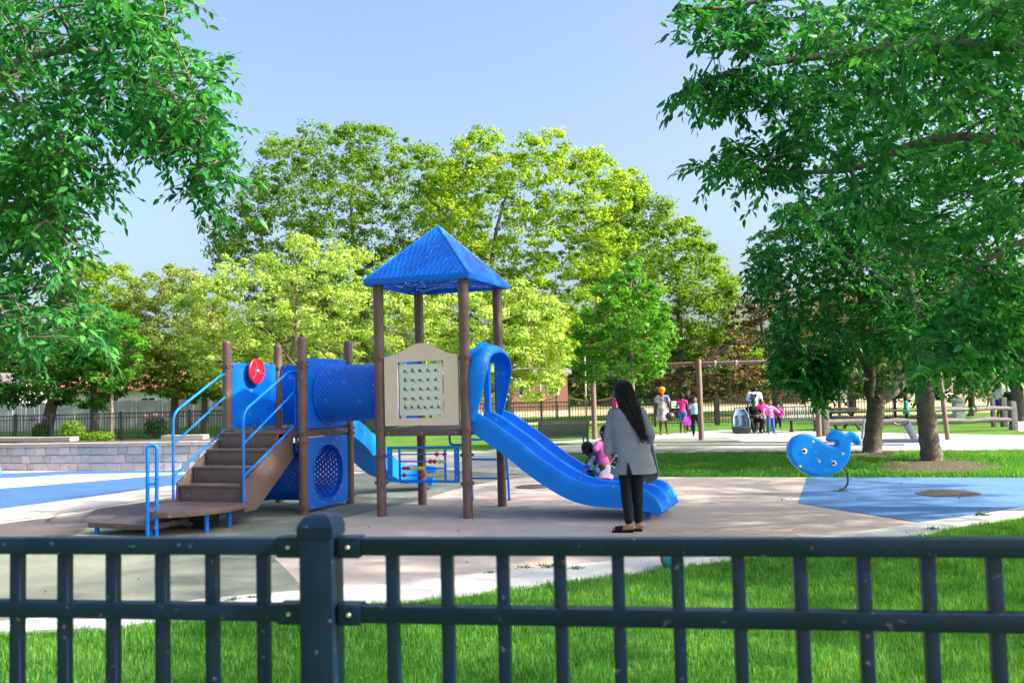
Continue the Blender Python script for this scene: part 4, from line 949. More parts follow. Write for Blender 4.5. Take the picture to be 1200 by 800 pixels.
big_tree('broadleaf_tree', 'large tree outside the frame hanging leafy branches into the upper left sky',
    [([(-7.6, 8.6, -.2), (-7.5, 8.6, .3), (-7.3, 8.6, 2.4), (-7.1, 8.6, 5), (-7, 8.6, 7.5)], [.4, .29, .24, .2, .1]),
     ([(-7.2, 8.6, 3.2), (-5.6, 8.2, 4.0), tuple(dp(60, 60, 7.8)), tuple(dp(160, 90, 7.8)), tuple(dp(255, 150, 7.8))], [.13, .09, .045, .025, .008]),
     ([(-7.2, 8.6, 2.6), (-5.8, 8.0, 3.0), tuple(dp(30, 240, 7.6)), tuple(dp(100, 300, 7.6))], [.1, .07, .035, .01])],
    [([(-40, -20), (175, -20), (200, 5), (215, 38), (243, 55), (258, 95), (252, 130), (225, 150), (190, 160), (150, 150), (120, 160), (90, 190), (60, 230), (-20, 240)], 6.6, 9.0, 480),
     ([(150, 120), (240, 110), (262, 165), (278, 198), (266, 212), (235, 200), (200, 175), (160, 165)], 7.2, 8.6, 100),
     ([(222, 195), (245, 200), (252, 232), (240, 242), (225, 225)], 7.6, 8.2, 14),
     ([(-20, 180), (70, 170), (130, 190), (125, 240), (100, 262), (60, 260), (-20, 270)], 7.0, 8.6, 130),
     ([(-20, 240), (60, 250), (95, 285), (75, 310), (100, 345), (140, 390), (120, 405), (60, 395), (-20, 410)], 6.8, 8.6, 150),
     ([(170, -20), (225, -20), (215, 2), (190, 4)], 7.0, 8.0, 18)],
    .09, .45, NEARG, 34, 0, 16, keep=240, extra=[((-8.8, 9.2, 6.6), (3.4, 4.2, 3.0), 900)], droop=.42, spread=.55)

# far wood closing the view
rng = np.random.default_rng(77)
def far_wood():
    n = 60000; x = rng.uniform(-95, 95, n); y = rng.uniform(96, 112, n)
    htop = 9 + 2.6 * np.sin(x * .19) + 1.6 * np.sin(x * .53 + 1) + 1.1 * np.sin(x * 1.3); z = rng.uniform(0, 1, n) ** .8 * htop
    P = np.stack([x, y, z], 1); N = rng.normal(0, .6, (n, 3)) + np.array([0, -.4, .6]); V, Q = quad_leaves(P, N, 1.0 * rng.uniform(.5, 1.3, n), rng)
    tone = np.repeat(np.clip(.5 + .4 * np.sin(x * .4) * np.sin(x * .13 + 2) + rng.uniform(-.3, .3, n), 0, 1), 4)
    o = link('far_wood', np_mesh('far_wood', V, Q, tone), leafmat('far_wood_leaf', [(.05, .08, .025), (.10, .13, .04), (.17, .17, .06)], .35), None, None)
    tag(o, 'distant mass of trees closing the view beyond the sports field', 'wood', None, 'stuff')
far_wood()

# grass
GRASS = leafmat('grass_blade', [(.022, .12, .012), (.045, .20, .022), (.10, .32, .045), (.20, .42, .09), (.36, .38, .16)], .35, .45, tcol=(1.4, 1.3, .5))
def grass(name, poly, n, h0, h1, w, z, seed, label, sideclump=.5, lean=.5, holes=(), edge=.02):
    rg = np.random.default_rng(seed); q = sample_poly(poly, n, rg)
    for hpoly in holes: q = q[~in_poly(q[:, 0] + rg.normal(0, .16, len(q)) + .25 * np.sin(q[:, 1] * 6), q[:, 1] + rg.normal(0, .16, len(q)) + .22 * np.sin(q[:, 0] * 4.3), hpoly) | (rg.uniform(0, 1, len(q)) < .04)]
    q = q + rg.normal(0, edge, q.shape); n = len(q)
    cl = np.sin(q[:, 0] * 5.1 + 2 * np.sin(q[:, 1] * 3.3)) * np.sin(q[:, 1] * 4.3 + 1.5 * np.sin(q[:, 0] * 2.7)) * .5 + .5
    cl2 = np.sin(q[:, 0] * 1.3 + q[:, 1]) * .5 + .5
    hh = (h0 + (h1 - h0) * rg.uniform(0, 1, n)) * (1 + sideclump * (cl - .5) + .35 * np.sin(q[:, 0] * 17 + 3 * np.sin(q[:, 1] * 11)) * np.sin(q[:, 1] * 15)); a = rg.uniform(0, 2 * PI, n); ln = hh * lean * rg.uniform(.1, 1, n)
    dx, dy = np.cos(a), np.sin(a); b = rg.uniform(0, 2 * PI, n); wx, wy = np.cos(b) * w / 2, np.sin(b) * w / 2
    Z = np.full(n, z)
    A = np.stack([q[:, 0] - wx, q[:, 1] - wy, Z], 1); B = np.stack([q[:, 0] + wx, q[:, 1] + wy, Z], 1)
    C = np.stack([q[:, 0] + dx * ln * .35 + wx * .8, q[:, 1] + dy * ln * .35 + wy * .8, Z + hh * .6], 1); Dd = np.stack([q[:, 0] + dx * ln * .35 - wx * .8, q[:, 1] + dy * ln * .35 - wy * .8, Z + hh * .6], 1)
    T_ = np.stack([q[:, 0] + dx * ln, q[:, 1] + dy * ln, Z + hh], 1)
    V = np.stack([A, B, C, Dd, T_], 1).reshape(-1, 3); bb = (np.arange(n) * 5)[:, None]
    Q = (bb[:, :, None] + np.array([[0, 1, 2], [0, 2, 3], [3, 2, 4]])[None]).reshape(-1, 3)
    tone = np.clip(rg.uniform(0, 1, n) ** 1.2 * .6 + cl2 * .14 + cl * .16, 0, 1)
    o = link(name, np_mesh(name, V, Q, np.repeat(tone, 5)), GRASS, None, None); tag(o, label, 'grass', None, 'stuff'); return o
front = [tuple(p) for p in BEs if p.x > -4.2] + [(6.5, 4.2), (-4.4, 4.2)]
front = [(max(-4.4, x), y) for x, y in front]
grass('grass', front, 260000, .022, .060, .0042, 0, 51, 'thick bright green lawn grass between the near fence and the concrete strip')
strip = px_poly([(625, 557.5), (640, 559), (946, 559), (1290, 559.5), (1290, 528), (1110, 530), (960, 530.5), (775, 532), (660, 540), (622, 550)])
spo = [tuple(p) for p in px_poly([(1025, 551), (1035, 544), (1070, 540), (1110, 539), (1150, 543), (1175, 548), (1160, 553), (1110, 555), (1060, 556)])]
SOILA = [(1025, 551), (1035, 544), (1070, 540), (1110, 539), (1150, 543), (1175, 548), (1160, 553), (1110, 555), (1060, 556)]
SOILB = [(985, 533), (1010, 530), (1050, 529.5), (1062, 533), (1040, 536), (1000, 537)]
o_ = grass('grass', strip, 110000, .03, .08, .010, 0, 52, 'strip of mown grass behind the rubber surface around the two tree trunks', holes=[[tuple(p) for p in px_poly(q_)] for q_ in (SOILA, SOILB)], edge=.03)

# leaf litter and crumbs on the rubber and the strip
rg = np.random.default_rng(91); q_ = sample_poly([(-5, 7.2), (6, 8), (8, 15), (-2, 15), (-5.5, 12)], 420, rg)
P_ = np.column_stack([q_, np.full(len(q_), .03)]); N_ = rg.normal(0, .25, P_.shape) + np.array([0, 0, 1]); V_, Q_ = quad_leaves(P_, N_, .03 * rg.uniform(.4, 1.5, len(q_)), rg)
o_ = link('leaf_litter', np_mesh('leaf_litter', V_, Q_, np.repeat(rg.uniform(0, 1, len(q_)), 4)), leafmat('dry_litter', [(.05, .04, .02), (.16, .11, .05), (.12, .16, .04)], .2), None, None)
tag(o_, 'scattered dry leaves and crumbs lying on the playground surface', 'leaf litter', None, 'stuff')

# ------------------------------------------------------------------ stone wall at left
def stone_wall():
    pts = [gp(-90, 548), gp(0, 551.5), gp(100, 551.5), gp(225, 550.5), gp(330, 548), gp(400, 545)]
    P = [Vector((p.x, p.y, 0)) for p in pts]; c = curve_pts(P, 10)
    L = [0]
    for i in range(1, len(c)): L.append(L[-1] + (c[i] - c[i - 1]).length)
    def at(s):
        s = max(0, min(L[-1] - 1e-4, s))
        for i in range(1, len(c)):
            if L[i] >= s:
                t = (s - L[i - 1]) / (L[i] - L[i - 1]); p = c[i - 1].lerp(c[i], t); d = (c[i] - c[i - 1]).normalized(); return p, d
    root = empty('stone_wall', (c[0].x, c[0].y, 0), 0, 'low grey concrete block retaining wall with capstones along the left edge', 'wall')
    o0 = c[0].copy(); rnd = random.Random(5)
    # core behind the blocks
    b = MB(); rings = []
    for p, s in zip(c, L):
        i = c.index(p); d = (c[min(i + 1, len(c) - 1)] - c[max(i - 1, 0)]).normalized(); nn = Vector((-d.y, d.x, 0))
        if nn.y < 0: nn = -nn
        rings.append([p - o0 + nn * .03, p - o0 + nn * .26, p - o0 + nn * .26 + Vector((0, 0, .55)), p - o0 + nn * .03 + Vector((0, 0, .55))])
    b.loft(rings); b.build('wall_core', mat('joint_mortar', (.24, .23, .24), .95), root, None)  # one even mortar grey, seen in the joints
    meshes = []
    for k in range(9):
        w = (.28, .38, .21)[k % 3]; bb = MB(); bb.box(-w / 2, w / 2, 0, .16, 0, .178); me = bb.mesh('block'); bm = bmesh.new(); bm.from_mesh(me)
        bmesh.ops.recalc_face_normals(bm, faces=bm.faces)
        for v in bm.verts: v.co += Vector((rnd.uniform(-.006, .006), rnd.uniform(-.012, .012), rnd.uniform(-.004, .004)))
        bm.to_mesh(me); bm.free(); me.materials.append(STONE[rnd.randrange(3)]); meshes.append((w, me))
    for row in range(3):
        s = -.1 + .15 * (row % 2); z = .0 + row * .188
        if row == 0: z = -.0
        while s < L[-1]:
            w, me = meshes[rnd.randrange(9)]; p, d = at(s + w / 2); nn = Vector((-d.y, d.x, 0))
            if nn.y < 0: nn = -nn
            o = bpy.data.objects.new('block', me); COL.objects.link(o); o.parent = root; q = p - o0
            o.location = (q.x - nn.x * .0 + nn.x * rnd.uniform(-.012, .01), q.y + nn.y * rnd.uniform(-.012, .01), z + .002); o.rotation_euler = (0, 0, math.atan2(d.y, d.x)); s += w + .012
    cm = []
    for k in range(3):
        w = .45 + .05 * k; bb = MB(); bb.box(-w / 2, w / 2, -.03, .28, 0, .085); me = bb.mesh('capstone'); me.materials.append(CAPS); cm.append((w, me))
    s = 0
    while s < L[-1]:
        w, me = cm[rnd.randrange(3)]; p, d = at(s + w / 2); q = p - o0; o = bpy.data.objects.new('capstone', me); COL.objects.link(o); o.parent = root
        o.location = (q.x, q.y, .565 + rnd.uniform(-.003, .003)); o.rotation_euler = (0, 0, math.atan2(d.y, d.x)); s += w + .006
    # upper tier
    for px0, px1, dz in ((-90, 62, 0), (180, 226, 0)):
        sA = min(range(len(c)), key=lambda i: abs((c[i] - gp(px0, 550)).length)); sB = min(range(len(c)), key=lambda i: abs((c[i] - gp(px1, 550)).length)); s = L[sA]
        while s < L[sB]:
            w, me = cm[rnd.randrange(3)]; p, d = at(s + w / 2); q = p - o0; o = bpy.data.objects.new('capstone', me); COL.objects.link(o); o.parent = root
            nn = Vector((-d.y, d.x, 0)); o.location = (q.x + nn.x * .5, q.y + nn.y * .5, .68); o.scale = (1, 1, 1.2); o.rotation_euler = (0, 0, math.atan2(d.y, d.x)); s += w + .006
    sheet('planting_bed', [(-16, 22.6), (-13.2, 23.6), (-10.2, 22.25), (-7, 21.9), (-5.2, 21.8), (-5.0, 24.6), (-17, 25.4)], .56, SOIL, thick=.55)
    sheet('raised_lawn', [(-17.1, 25.45), (-5.0, 24.65), (-5.0, 26.0), (-18, 28)], .45, LAWN, thick=.45)
stone_wall()

# ------------------------------------------------------------------ far black fence
def far_fence():
    xs = [-40, 18, 60, 142, 222, 300, 370, 440, 505, 570, 635, 695, 768, 841, 912, 985, 1050]
    Yf = 38.9; P = [dp(x, 505, Yf) for x in xs]; root = empty('metal_fence', (P[0].x, Yf, 0), 0, 'long black picket fence far behind the playground', 'fence'); x0 = P[0].x
    for i, p in enumerate(P):
        b = MB(); w = .05 if i not in (13,) else .085; b.box(p.x - x0 - w, p.x - x0 + w, -w, w, 0, 1.24); b.build('post', BLACK, root, None)
    for i in range(len(P) - 1):
        a = P[i].x - x0 + .05; c = P[i + 1].x - x0 - .05
        for za, zb in ((1.13, 1.17), (.96, .99), (.12, .16)):
            b = MB(); b.box(a, c, -.02, .02, za, zb); b.build('rail', BLACK, root, None)
        b = MB(); n = max(3, int((c - a) / .118))
        for k in range(n): x = a + (c - a) * (k + .5) / n; b.box(x - .011, x + .011, -.011, .011, .05, 1.19)
        o = b.build('picket', BLACK, root, None); o['kind'] = 'stuff'
far_fence()
# sign on the fence
sg = empty('notice_sign', (dp(792.5, 474, 38.7).x, 38.72, 0), 0, 'small white notice board with two dark lines fixed on the far fence', 'sign')
z = dp(792.5, 474, 38.7).z
b = MB(); b.box(-.2, .2, -.012, .012, z - .14, z + .15); b.build('board', SIGNW, sg, None)
b = MB()
for dz, a in ((.06, .15), (-.06, .13)):
    for k in range(6): x = -a + 2 * a * k / 5; b.box(x - .018, x + .016, -.015, -.0121, z + dz - .025, z + dz + .025)
b.build('lettering', mat('dark_print', (.08, .1, .11), .6), sg, None)

# ------------------------------------------------------------------ swing frames
def swing_post(px, py, top_px, label):
    g = gp(px, py); h = top_px; root = empty('swing_post', g, 0, label, 'post'); b = MB(); b.lathe([(.075, -.05), (.075, h - .02), (.05, h), (.001, h + .01)], (0, 0, 0), 14); b.build('pole', mat('brown_swing_paint', (.16, .10, .09), .5, .1), root); return root, g
sw = empty('swing_set', gp(822, 516), 0, 'brown steel swing frame with long top beam on three posts behind the grass strip', 'swing frame')
SP = [gp(697, 515), gp(822, 516), gp(960, 512)]; o0 = gp(822, 516); SB = mat('brown_swing_paint', (.16, .10, .09), .5, .1)
for p in SP:
    b = MB(); q = p - o0; b.lathe([(.085, -.05), (.085, 2.4), (.07, 2.45), (.001, 2.46)], (q.x, q.y, 0), 14); b.build('post', SB, sw)
b = MB(); b.tube([SP[0] - o0 + Vector((0, 0, 2.33)), Vector((0, 0, 2.33)), SP[2] - o0 + Vector((0, 0, 2.33)), SP[2] - o0 + Vector((.3, 0, 2.33))], .055, 10); b.build('beam', SB, sw)
for t in (.14, .32, .55, .75, .90):
    q = (SP[2] - o0) * t + Vector((0, 0, 2.33)); b = MB(); b.lathe([(.062, -.03), (.075, -.03), (.075, .03), (.062, .03)], tuple(q), 10, 'x'); b.box(q.x - .015, q.x + .015, q.y - .02, q.y + .02, q.z - .13, q.z - .05); b.build('hanger', STEEL, sw)
# hanging harness seat
sx = dp(868, 497, 26.9); se = empty('harness_swing_seat', (sx.x, 26.9, 0), R(-8), 'grey blue moulded reclining swing seat hanging from the beam', 'swing seat')
se.scale = (.88, .88, .85); se.location.z = .17; SEATB = mat('grey_blue_seat', (.10, .17, .28), .5, .08); SEATD = mat('dark_grey_seat_base', (.07, .08, .09), .6)
b = MB(); rings = []
for z, y, w in ((.28, -.22, .24), (.34, -.24, .29), (.5, -.18, .30), (.72, -.05, .25), (.86, .06, .19), (.9, .08, .15)):
    rings.append([(-w, y + .03, z), (-w + .03, y - .05, z), (-w + .07, y - .02, z + .0), (w - .07, y - .02, z), (w - .03, y - .05, z), (w, y + .03, z), (w - .02, y + .1, z), (-w + .02, y + .1, z)])
b.loft(rings); b.build('back_shell', SEATB, se, 40)
b = MB(); rings = []
for z, k in ((.06, .75), (.1, .9), (.2, 1.0), (.31, 1.02)): rings.append([(-.29 * k, -.36 * k, z), (.29 * k, -.36 * k, z), (.29 * k, .12, z), (-.29 * k, .12, z)])
b.loft(rings); b.build('seat_base', SEATD, se, 30, .01)
for x in (-.11, .11):
    for k in range(4):
        z = .42 + .085 * k; y = -.235 + .57 * (z - .42) * .9
        b = MB(); b.box(x - .045, x + .045, y - .012 - .03, y + .0, z - .014, z + .014); b.build('slot', BLACK, se, None)
for x in (-.27, .27):
    b = MB(); b.tube([(x, .02, .55), (x, .1, 2.5)], .006, 5); b.tube([(x, -.3, .28), (x, .1, 1.2)], .005, 5); b.build('chain', RUST, se)
# second swing post and swing at right
r2 = empty('swing_post', gp(1111, 516.5), 0, 'single brown steel post on a pale footing at right', 'post')
b = MB(); b.tube([(0, 0, -.05), (-.25, 0, 3.4)], .062, 12); b.build('pole', SB, r2)
p = gp(1111, 516.5); bm_ = MB(); bm_.tube([(-.25, 0, 3.38), (-3.2, 1.2, 3.38)], .05, 10); bm_.build('beam', SB, r2)
bs = empty('belt_swing', tuple(gp(1062, 517)), 0, 'dark swing hanging on two thin chains in front of the rail fence', 'swing')
for x in (-.2, .22):
    b = MB(); b.tube([(x, .3, .5), (x, .3, 3.3)], .006, 4); b.build('chain', RUST, bs)
b = MB(); b.tube([(-.2, .3, .5), (-.1, .3, .43), (.1, .3, .43), (.22, .3, .5)], .03, 6); b.build('belt_seat', BLACK, bs)
# slanted board below the rail
sb_ = empty('slanted_board', tuple(gp(1073, 515)), 0, 'dark blue board leaning against the lower rail above the dark mat', 'board')
b = MB(); b.bar((-.02, -.02, 0), (-.11, .35, .52), .2, .04, Vector((0, 1, 0))); b.build('board', mat('dark_blue_board', (.03, .05, .11), .5), sb_, 30, .005)
b = MB(); b.box(-.08, .06, -.1, .0, 0, .04); b.build('foot_plate', STEEL, sb_, None)
lg = empty('slanted_strut', tuple(gp(1010, 515)), 0, 'thin grey strut leaning beside the forked trunk', 'strut')
b = MB(); b.bar((0, 0, 0), (.2, .3, .55), .06, .05); o = b.build('bar', mat('grey_strut', (.18, .2, .2), .7), lg, None)

# ------------------------------------------------------------------ split rail fence
def rail_fence():
    posts = [(968, 511, 468), (1079, 508, 474), (1188, 503.5, 469.5)]; P = [gp(a, b_) for a, b_, c in posts]; o0 = P[0].copy()
    root = empty('split_rail_fence', o0, 0, 'weathered grey timber split rail fence behind the two tree trunks', 'fence')
    tops = []
    for (a, b_, c), p in zip(posts, P):
        h = dp(a, c, p.y).z; tops.append(h); b = MB(); q = p - o0; w = .10 if a != 1079 else .06
        b.loft([[(q.x - w, q.y - w, -.02), (q.x + w, q.y - w, -.02), (q.x + w, q.y + w, -.02), (q.x - w, q.y + w, -.02)], [(q.x - w * .9, q.y - w * .9, h * .6), (q.x + w * .95, q.y - w, h * .6), (q.x + w * .9, q.y + w, h * .6), (q.x - w, q.y + w * .9, h * .6)], [(q.x - w * .7, q.y - w * .8, h), (q.x + w * .85, q.y - w * .7, h * .97), (q.x + w * .8, q.y + w, h * .99), (q.x - w * .8, q.y + w, h)]])
        b.build('post', GREY, root, 30, .01)
    for (pxa, ya, pxb, yb, i, j, w) in ((968, 494, 1079, 493.5, 0, 1, .085), (968, 482, 1079, 481, 0, 1, .03), (1079, 481, 1188, 478, 1, 2, .07), (1079, 494, 1188, 491, 1, 2, .07)):
        a = dp(pxa, ya, P[i].y) - o0; c = dp(pxb, yb, P[j].y) - o0; b = MB(); n = 8
        b.tube([a.lerp(c, t / n) + Vector((0, 0, .018 * math.sin(t * 1.7 + ya))) for t in range(n + 1)], [w * (1 + .12 * math.sin(t * 2.3 + i)) for t in range(n + 1)], 8); b.build('rail', GREY if w > .05 else BLACK, root)
rail_fence()
# second short fence corner behind
r3 = empty('timber_posts', tuple(gp(1177, 500)), 0, 'pair of dark short timber posts behind the end of the rail fence', 'posts')
for x, w in ((0, .09), (-.36, .06)):
    b = MB(); b.box(x - w, x + w, -w, w, 0, 1.0); b.build('post', mat('dark_timber', (.12, .11, .11), .8), r3, 30, .01)
# drinking fountain
df = empty('drinking_fountain', tuple(gp(1124, 495)), 0, 'pale grey concrete drinking fountain pedestal behind the rail fence', 'drinking fountain')
b = MB(); b.loft([[(-.22, -.22, 0), (.22, -.22, 0), (.22, .22, 0), (-.22, .22, 0)], [(-.22, -.22, .06), (.22, -.22, .06), (.22, .22, .06), (-.22, .22, .06)], [(-.16, -.16, .07), (.16, -.16, .07), (.16, .16, .07), (-.16, .16, .07)], [(-.18, -.18, .75), (.18, -.18, .75), (.18, .18, .75), (-.18, .18, .75)]]); b.build('pedestal', CONC, df, 30, .01)
b = MB(); b.lathe([(.2, .75), (.27, .82), (.27, .9), (.2, .93), (.12, .88), (.001, .87)], (0, 0, 0), 18); b.build('bowl', CONC, df)
# litter bin
lb = empty('litter_bin', tuple(gp(1183, 490)), 0, 'dark green litter bin near the basketball hoop at the right edge', 'bin')
b = MB(); b.lathe([(.25, 0), (.28, .1), (.30, .95), (.32, .98), (.32, 1.05), (.22, 1.1), (.001, 1.12)], (0, 0, 0), 20); b.build('drum', mat('dark_green_bin', (.015, .06, .055), .5), lb)
b = MB(); b.lathe([(.31, .9), (.325, .9), (.325, .95), (.31, .95)], (0, 0, 0), 20); b.build('band', BLACK, lb)
# basketball hoop
hx = dp(1183, 464, 48); bh = empty('basketball_hoop', (hx.x, 48, 0), R(-15), 'basketball hoop with pale rounded backboard and orange rim at far right', 'basketball hoop')
b = MB(); b.tube([(0, .5, 0), (0, .5, 1.9), (0, .1, 2.3)], .06, 8); b.build('pole', BLACK, bh)
b = MB(); P_ = [(.42 * math.cos(a), 2.22 + .42 * math.sin(a)) for a in [R(d) for d in range(0, 181, 15)]] + [(-.42, 1.75), (.42, 1.75)]
b.prism(P_, (0, 0, 0), (1, 0, 0), (0, 0, 1), (0, -1, 0), .04); b.build('backboard', SIGNW, bh, 30)
b = MB(); b.tube([(.22 * math.cos(2 * PI * i / 20), -.28 + .22 * math.sin(2 * PI * i / 20), 1.85) for i in range(21)], .018, 6, False); b.build('rim', mat('orange_paint', (.75, .16, .03), .5), bh)

# ------------------------------------------------------------------ benches
def mesh_bench():
    g = gp(660, 533); root = empty('park_bench', g, R(8), 'dark grey perforated metal bench seen from behind, left of the young boy', 'bench')
    MTL = mat('dark_mesh_metal', (.14, .15, .15), .5, .1); W = .62
    for x in (-W, W):
        b = MB(); b.tube(arc_corner([(x, -.12, 0), (x, -.05, .42), (x, -.22, .84)], .1, 4), .03, 8); b.tube(arc_corner([(x, .42, 0), (x, .42, .44), (x, -.03, .42)], .06, 4), .022, 8); b.build('leg', MTL, root)
    def surf(name, f, n, mrows):
        cells = [((i) / n, (i + 1) / n, j / mrows, (j + 1) / mrows) for j in range(mrows) for i in range(n)]
        return perforated(name, f, cells, root, MTL, .25, .42, .006, 40)
    surf('backrest', lambda s, t: np.stack([-W + 2 * W * s, -.06 - .16 * t - .04 * np.sin(t * 3), .46 + .38 * t], 1), 44, 14)
    surf('seat', lambda s, t: np.stack([-W + 2 * W * s, -.03 + .45 * t, .44 - .03 * np.sin(t * 3)], 1), 44, 14)
    b = MB(); b.tube([(-W, -.225, .845), (W, -.225, .845)], .018, 8); b.build('top_rail', MTL, root)
mesh_bench()
SLB = mat('slate_blue_bench', (.05, .08, .14), .5, .1)
def slat_bench(px, py, w, label, rz=0.0, me=None):
    g = gp(px, py); root = empty('park_bench', g, rz, label, 'bench', 'slate blue benches by the path')
    n = int(w / .075)
    for k in range(n):
        x = -w / 2 + w * (k + .5) / n
        if k == 0:
            b = MB(); b.tube(arc_corner([(0, -.02, .42), (0, .02, .43), (0, .46, .44), (0, .58, .86)], .06, 4), .02, 5, True); o = b.build('slat', SLB, root, 60); mesh_ = o.data
        else: o = bpy.data.objects.new('slat', mesh_); COL.objects.link(o); o.parent = root
        o.location.x = x
    for x in (-w * .42, w * .42, 0):
        b = MB(); b.box(x - .03, x + .03, .1, .5, 0, .05); b.box(x - .035, x + .035, .24, .31, .05, .4); b.box(x - .03, x + .03, .05, .5, .37, .41); b.build('leg', BLACK, root, 30)
    b = MB(); b.tube([(-w / 2, -.02, .42), (w / 2, -.02, .42)], .025, 6); b.tube([(-w / 2, .58, .86), (w / 2, .58, .86)], .025, 6); b.build('frame_rail', SLB, root)
slat_bench(888, 506, 1.3, 'slate blue slatted bench under the seated man in black', R(3))
slat_bench(930, 506.5, 1.9, 'slate blue slatted bench partly hidden by hanging leaves, right of the seated man', R(-3))
# dark bench pair behind the rail fence
db = empty('picnic_table', tuple(gp(985, 503)), R(5), 'dark picnic table and bench behind the left end of the rail fence', 'table')
for nm, (x0, x1, y0, y1, z0, z1) in (('table_top', (-.55, .55, -.35, .35, .70, .76)), ('seat', (-.55, .55, -.75, -.5, .42, .47)), ('seat', (-.55, .55, .5, .75, .42, .47))):
    b = MB(); b.box(x0, x1, y0, y1, z0, z1); b.build(nm, BLACK, db, 30, .01)
for x in (-.4, .4):
    b = MB(); b.bar((x, -.65, 0), (x, .3, .7), .07, .07, Vector((1, 0, 0))); b.bar((x + .03, .65, 0), (x + .03, -.3, .7), .07, .07, Vector((1, 0, 0))); b.box(x - .02, x + .05, -.7, .7, .37, .42); b.build('trestle', BLACK, db, None)

# ------------------------------------------------------------------ whale
def whale():
    g = gp(1000, 575.5); Yw = g.y - .25
    out = [(480, 330), (484, 285), (497, 248), (520, 220), (548, 202), (580, 190), (612, 186), (645, 188), (680, 198), (712, 215), (742, 235), (775, 258), (805, 274), (832, 283), (852, 281), (862, 270), (862, 254), (850, 243), (832, 246), (815, 250), (796, 247), (788, 235), (792, 212), (808, 186), (830, 165), (858, 155), (885, 157), (908, 166), (928, 178), (945, 182), (968, 172), (995, 172), (1020, 186), (1040, 212), (1052, 240), (1050, 265), (1036, 280), (1018, 279), (1008, 264), (1000, 249), (985, 246), (974, 256), (972, 275), (974, 310), (970, 350), (960, 385), (940, 418), (912, 452), (880, 480), (845, 500), (800, 513), (750, 518), (700, 516), (655, 507), (615, 492), (575, 470), (540, 442), (512, 408), (492, 370)]
    o0 = Vector((dp(965, 530, Yw).x, Yw, 0))
    def W(zx, zy, y=0.0):
        p = dp(850 + zx / 6.667, 480 + zy / 6.667, Yw); return Vector((p.x - o0.x, y, p.z))
    root = empty('whale_spring_rider', o0, 0, 'bright blue whale shaped rider with round eyes mounted on a bent spring rod', 'play rider')
    P = [W(*q) for q in out]; P = [Vector((p.x, 0, p.z)) for p in P]
    def inset(P, d):
        n = len(P); r = []
        for i in range(n):
            t = (P[(i + 1) % n] - P[i - 1]).normalized(); nn = Vector((t.z, 0, -t.x)); r.append(P[i] + nn * d)
        return r
    area = sum(P[i].x * P[(i + 1) % len(P)].z - P[(i + 1) % len(P)].x * P[i].z for i in range(len(P)))
    sg_ = 1 if area < 0 else -1
    b = MB(); rings = []
    for d, y in ((.028, -.075), (.010, -.062), (.0, -.035), (0, .035), (.010, .062), (.028, .075)):
        rings.append([p + Vector((0, y, 0)) for p in inset(P, sg_ * d)])
    b.loft(rings, True, False); n = len(P)
    bm = bmesh.new(); vs_ = [bm.verts.new(v) for v in b.v]
    for f in b.f: bm.faces.new([vs_[i] for i in f])
    for k0 in (0, n * 5):
        f = bm.faces.new([vs_[k0 + i] for i in range(n)]); bmesh.ops.triangulate(bm, faces=[f])
    bmesh.ops.recalc_face_normals(bm, faces=bm.faces); me = bpy.data.meshes.new('w'); bm.to_mesh(me); bm.free()
    o = bpy.data.objects.new('tmp', me); COL.objects.link(o); rm = o.modifiers.new('r', 'REMESH'); rm.mode = 'VOXEL'; rm.voxel_size = .011; s_ = o.modifiers.new('s', 'SMOOTH'); s_.iterations = 9; s_.factor = .6
    dg = bpy.context.evaluated_depsgraph_get(); dg.update(); res = bpy.data.meshes.new_from_object(o.evaluated_get(dg)); bpy.data.objects.remove(o)
    for v in res.vertices: v.co.y *= 1.15
    WB = mat('sky_blue_plastic', (.001, .30, .97), .34, .08, 3, spec=.35, chips=(14, (.4, .6, .8), .4))
    body = link('body', res, WB, root, 180)
    for (zx, zy, r) in ((602, 320, .040), (832, 413, .038)):
        c = W(zx, zy); q = MB(); q.lathe([(r, 0), (r, -.012), (r * .85, -.018), (.001, -.019)], (c.x, -.078, c.z), 22, 'y'); e_ = q.build('eye', mat('white_plastic', (.8, .8, .78), .4), root)
        q = MB(); q.lathe([(r * .5, -.018), (r * .5, -.024), (.001, -.026)], (c.x - .008, -.078, c.z + .002), 16, 'y'); q.build('pupil', BLACK, e_)
    for (zx, zy) in ((670, 246), (718, 400), (570, 437), (900, 340)):
        c = W(zx, zy); q = MB(); q.lathe([(.02, .0), (.02, -.008), (.012, -.012), (.001, -.012)], (c.x, -.079, c.z), 14, 'y'); q.build('cap', mat('cream_cap', (.75, .72, .6), .5), root)
    q = MB(); q.tube([W(610 + i * 9, 455 + 10 * math.sin(i * .85) + i * .6, -.079) for i in range(25)], .004, 5); q.build('mouth_line', mat('deep_blue_line', (.004, .12, .6), .4), root)
    q = MB(); q.tube(curve_pts([W(880, 470, .03), W(915, 446, .05), W(945, 455, .1), W(975, 485, .15), W(996, 530, .2), W(1000, 575, .22), W(990, 612, .24), W(968, 632, .25), W(940, 637, .25)], 5), .014, 8); q.build('spring_rod', RUST, root)
    q = MB(); c = W(945, 638); q.lathe([(.12, 0), (.12, .012), (.03, .02), (.001, .02)], (c.x, .25, .0), 18); q.build('base_plate', RUST, root)
whale()

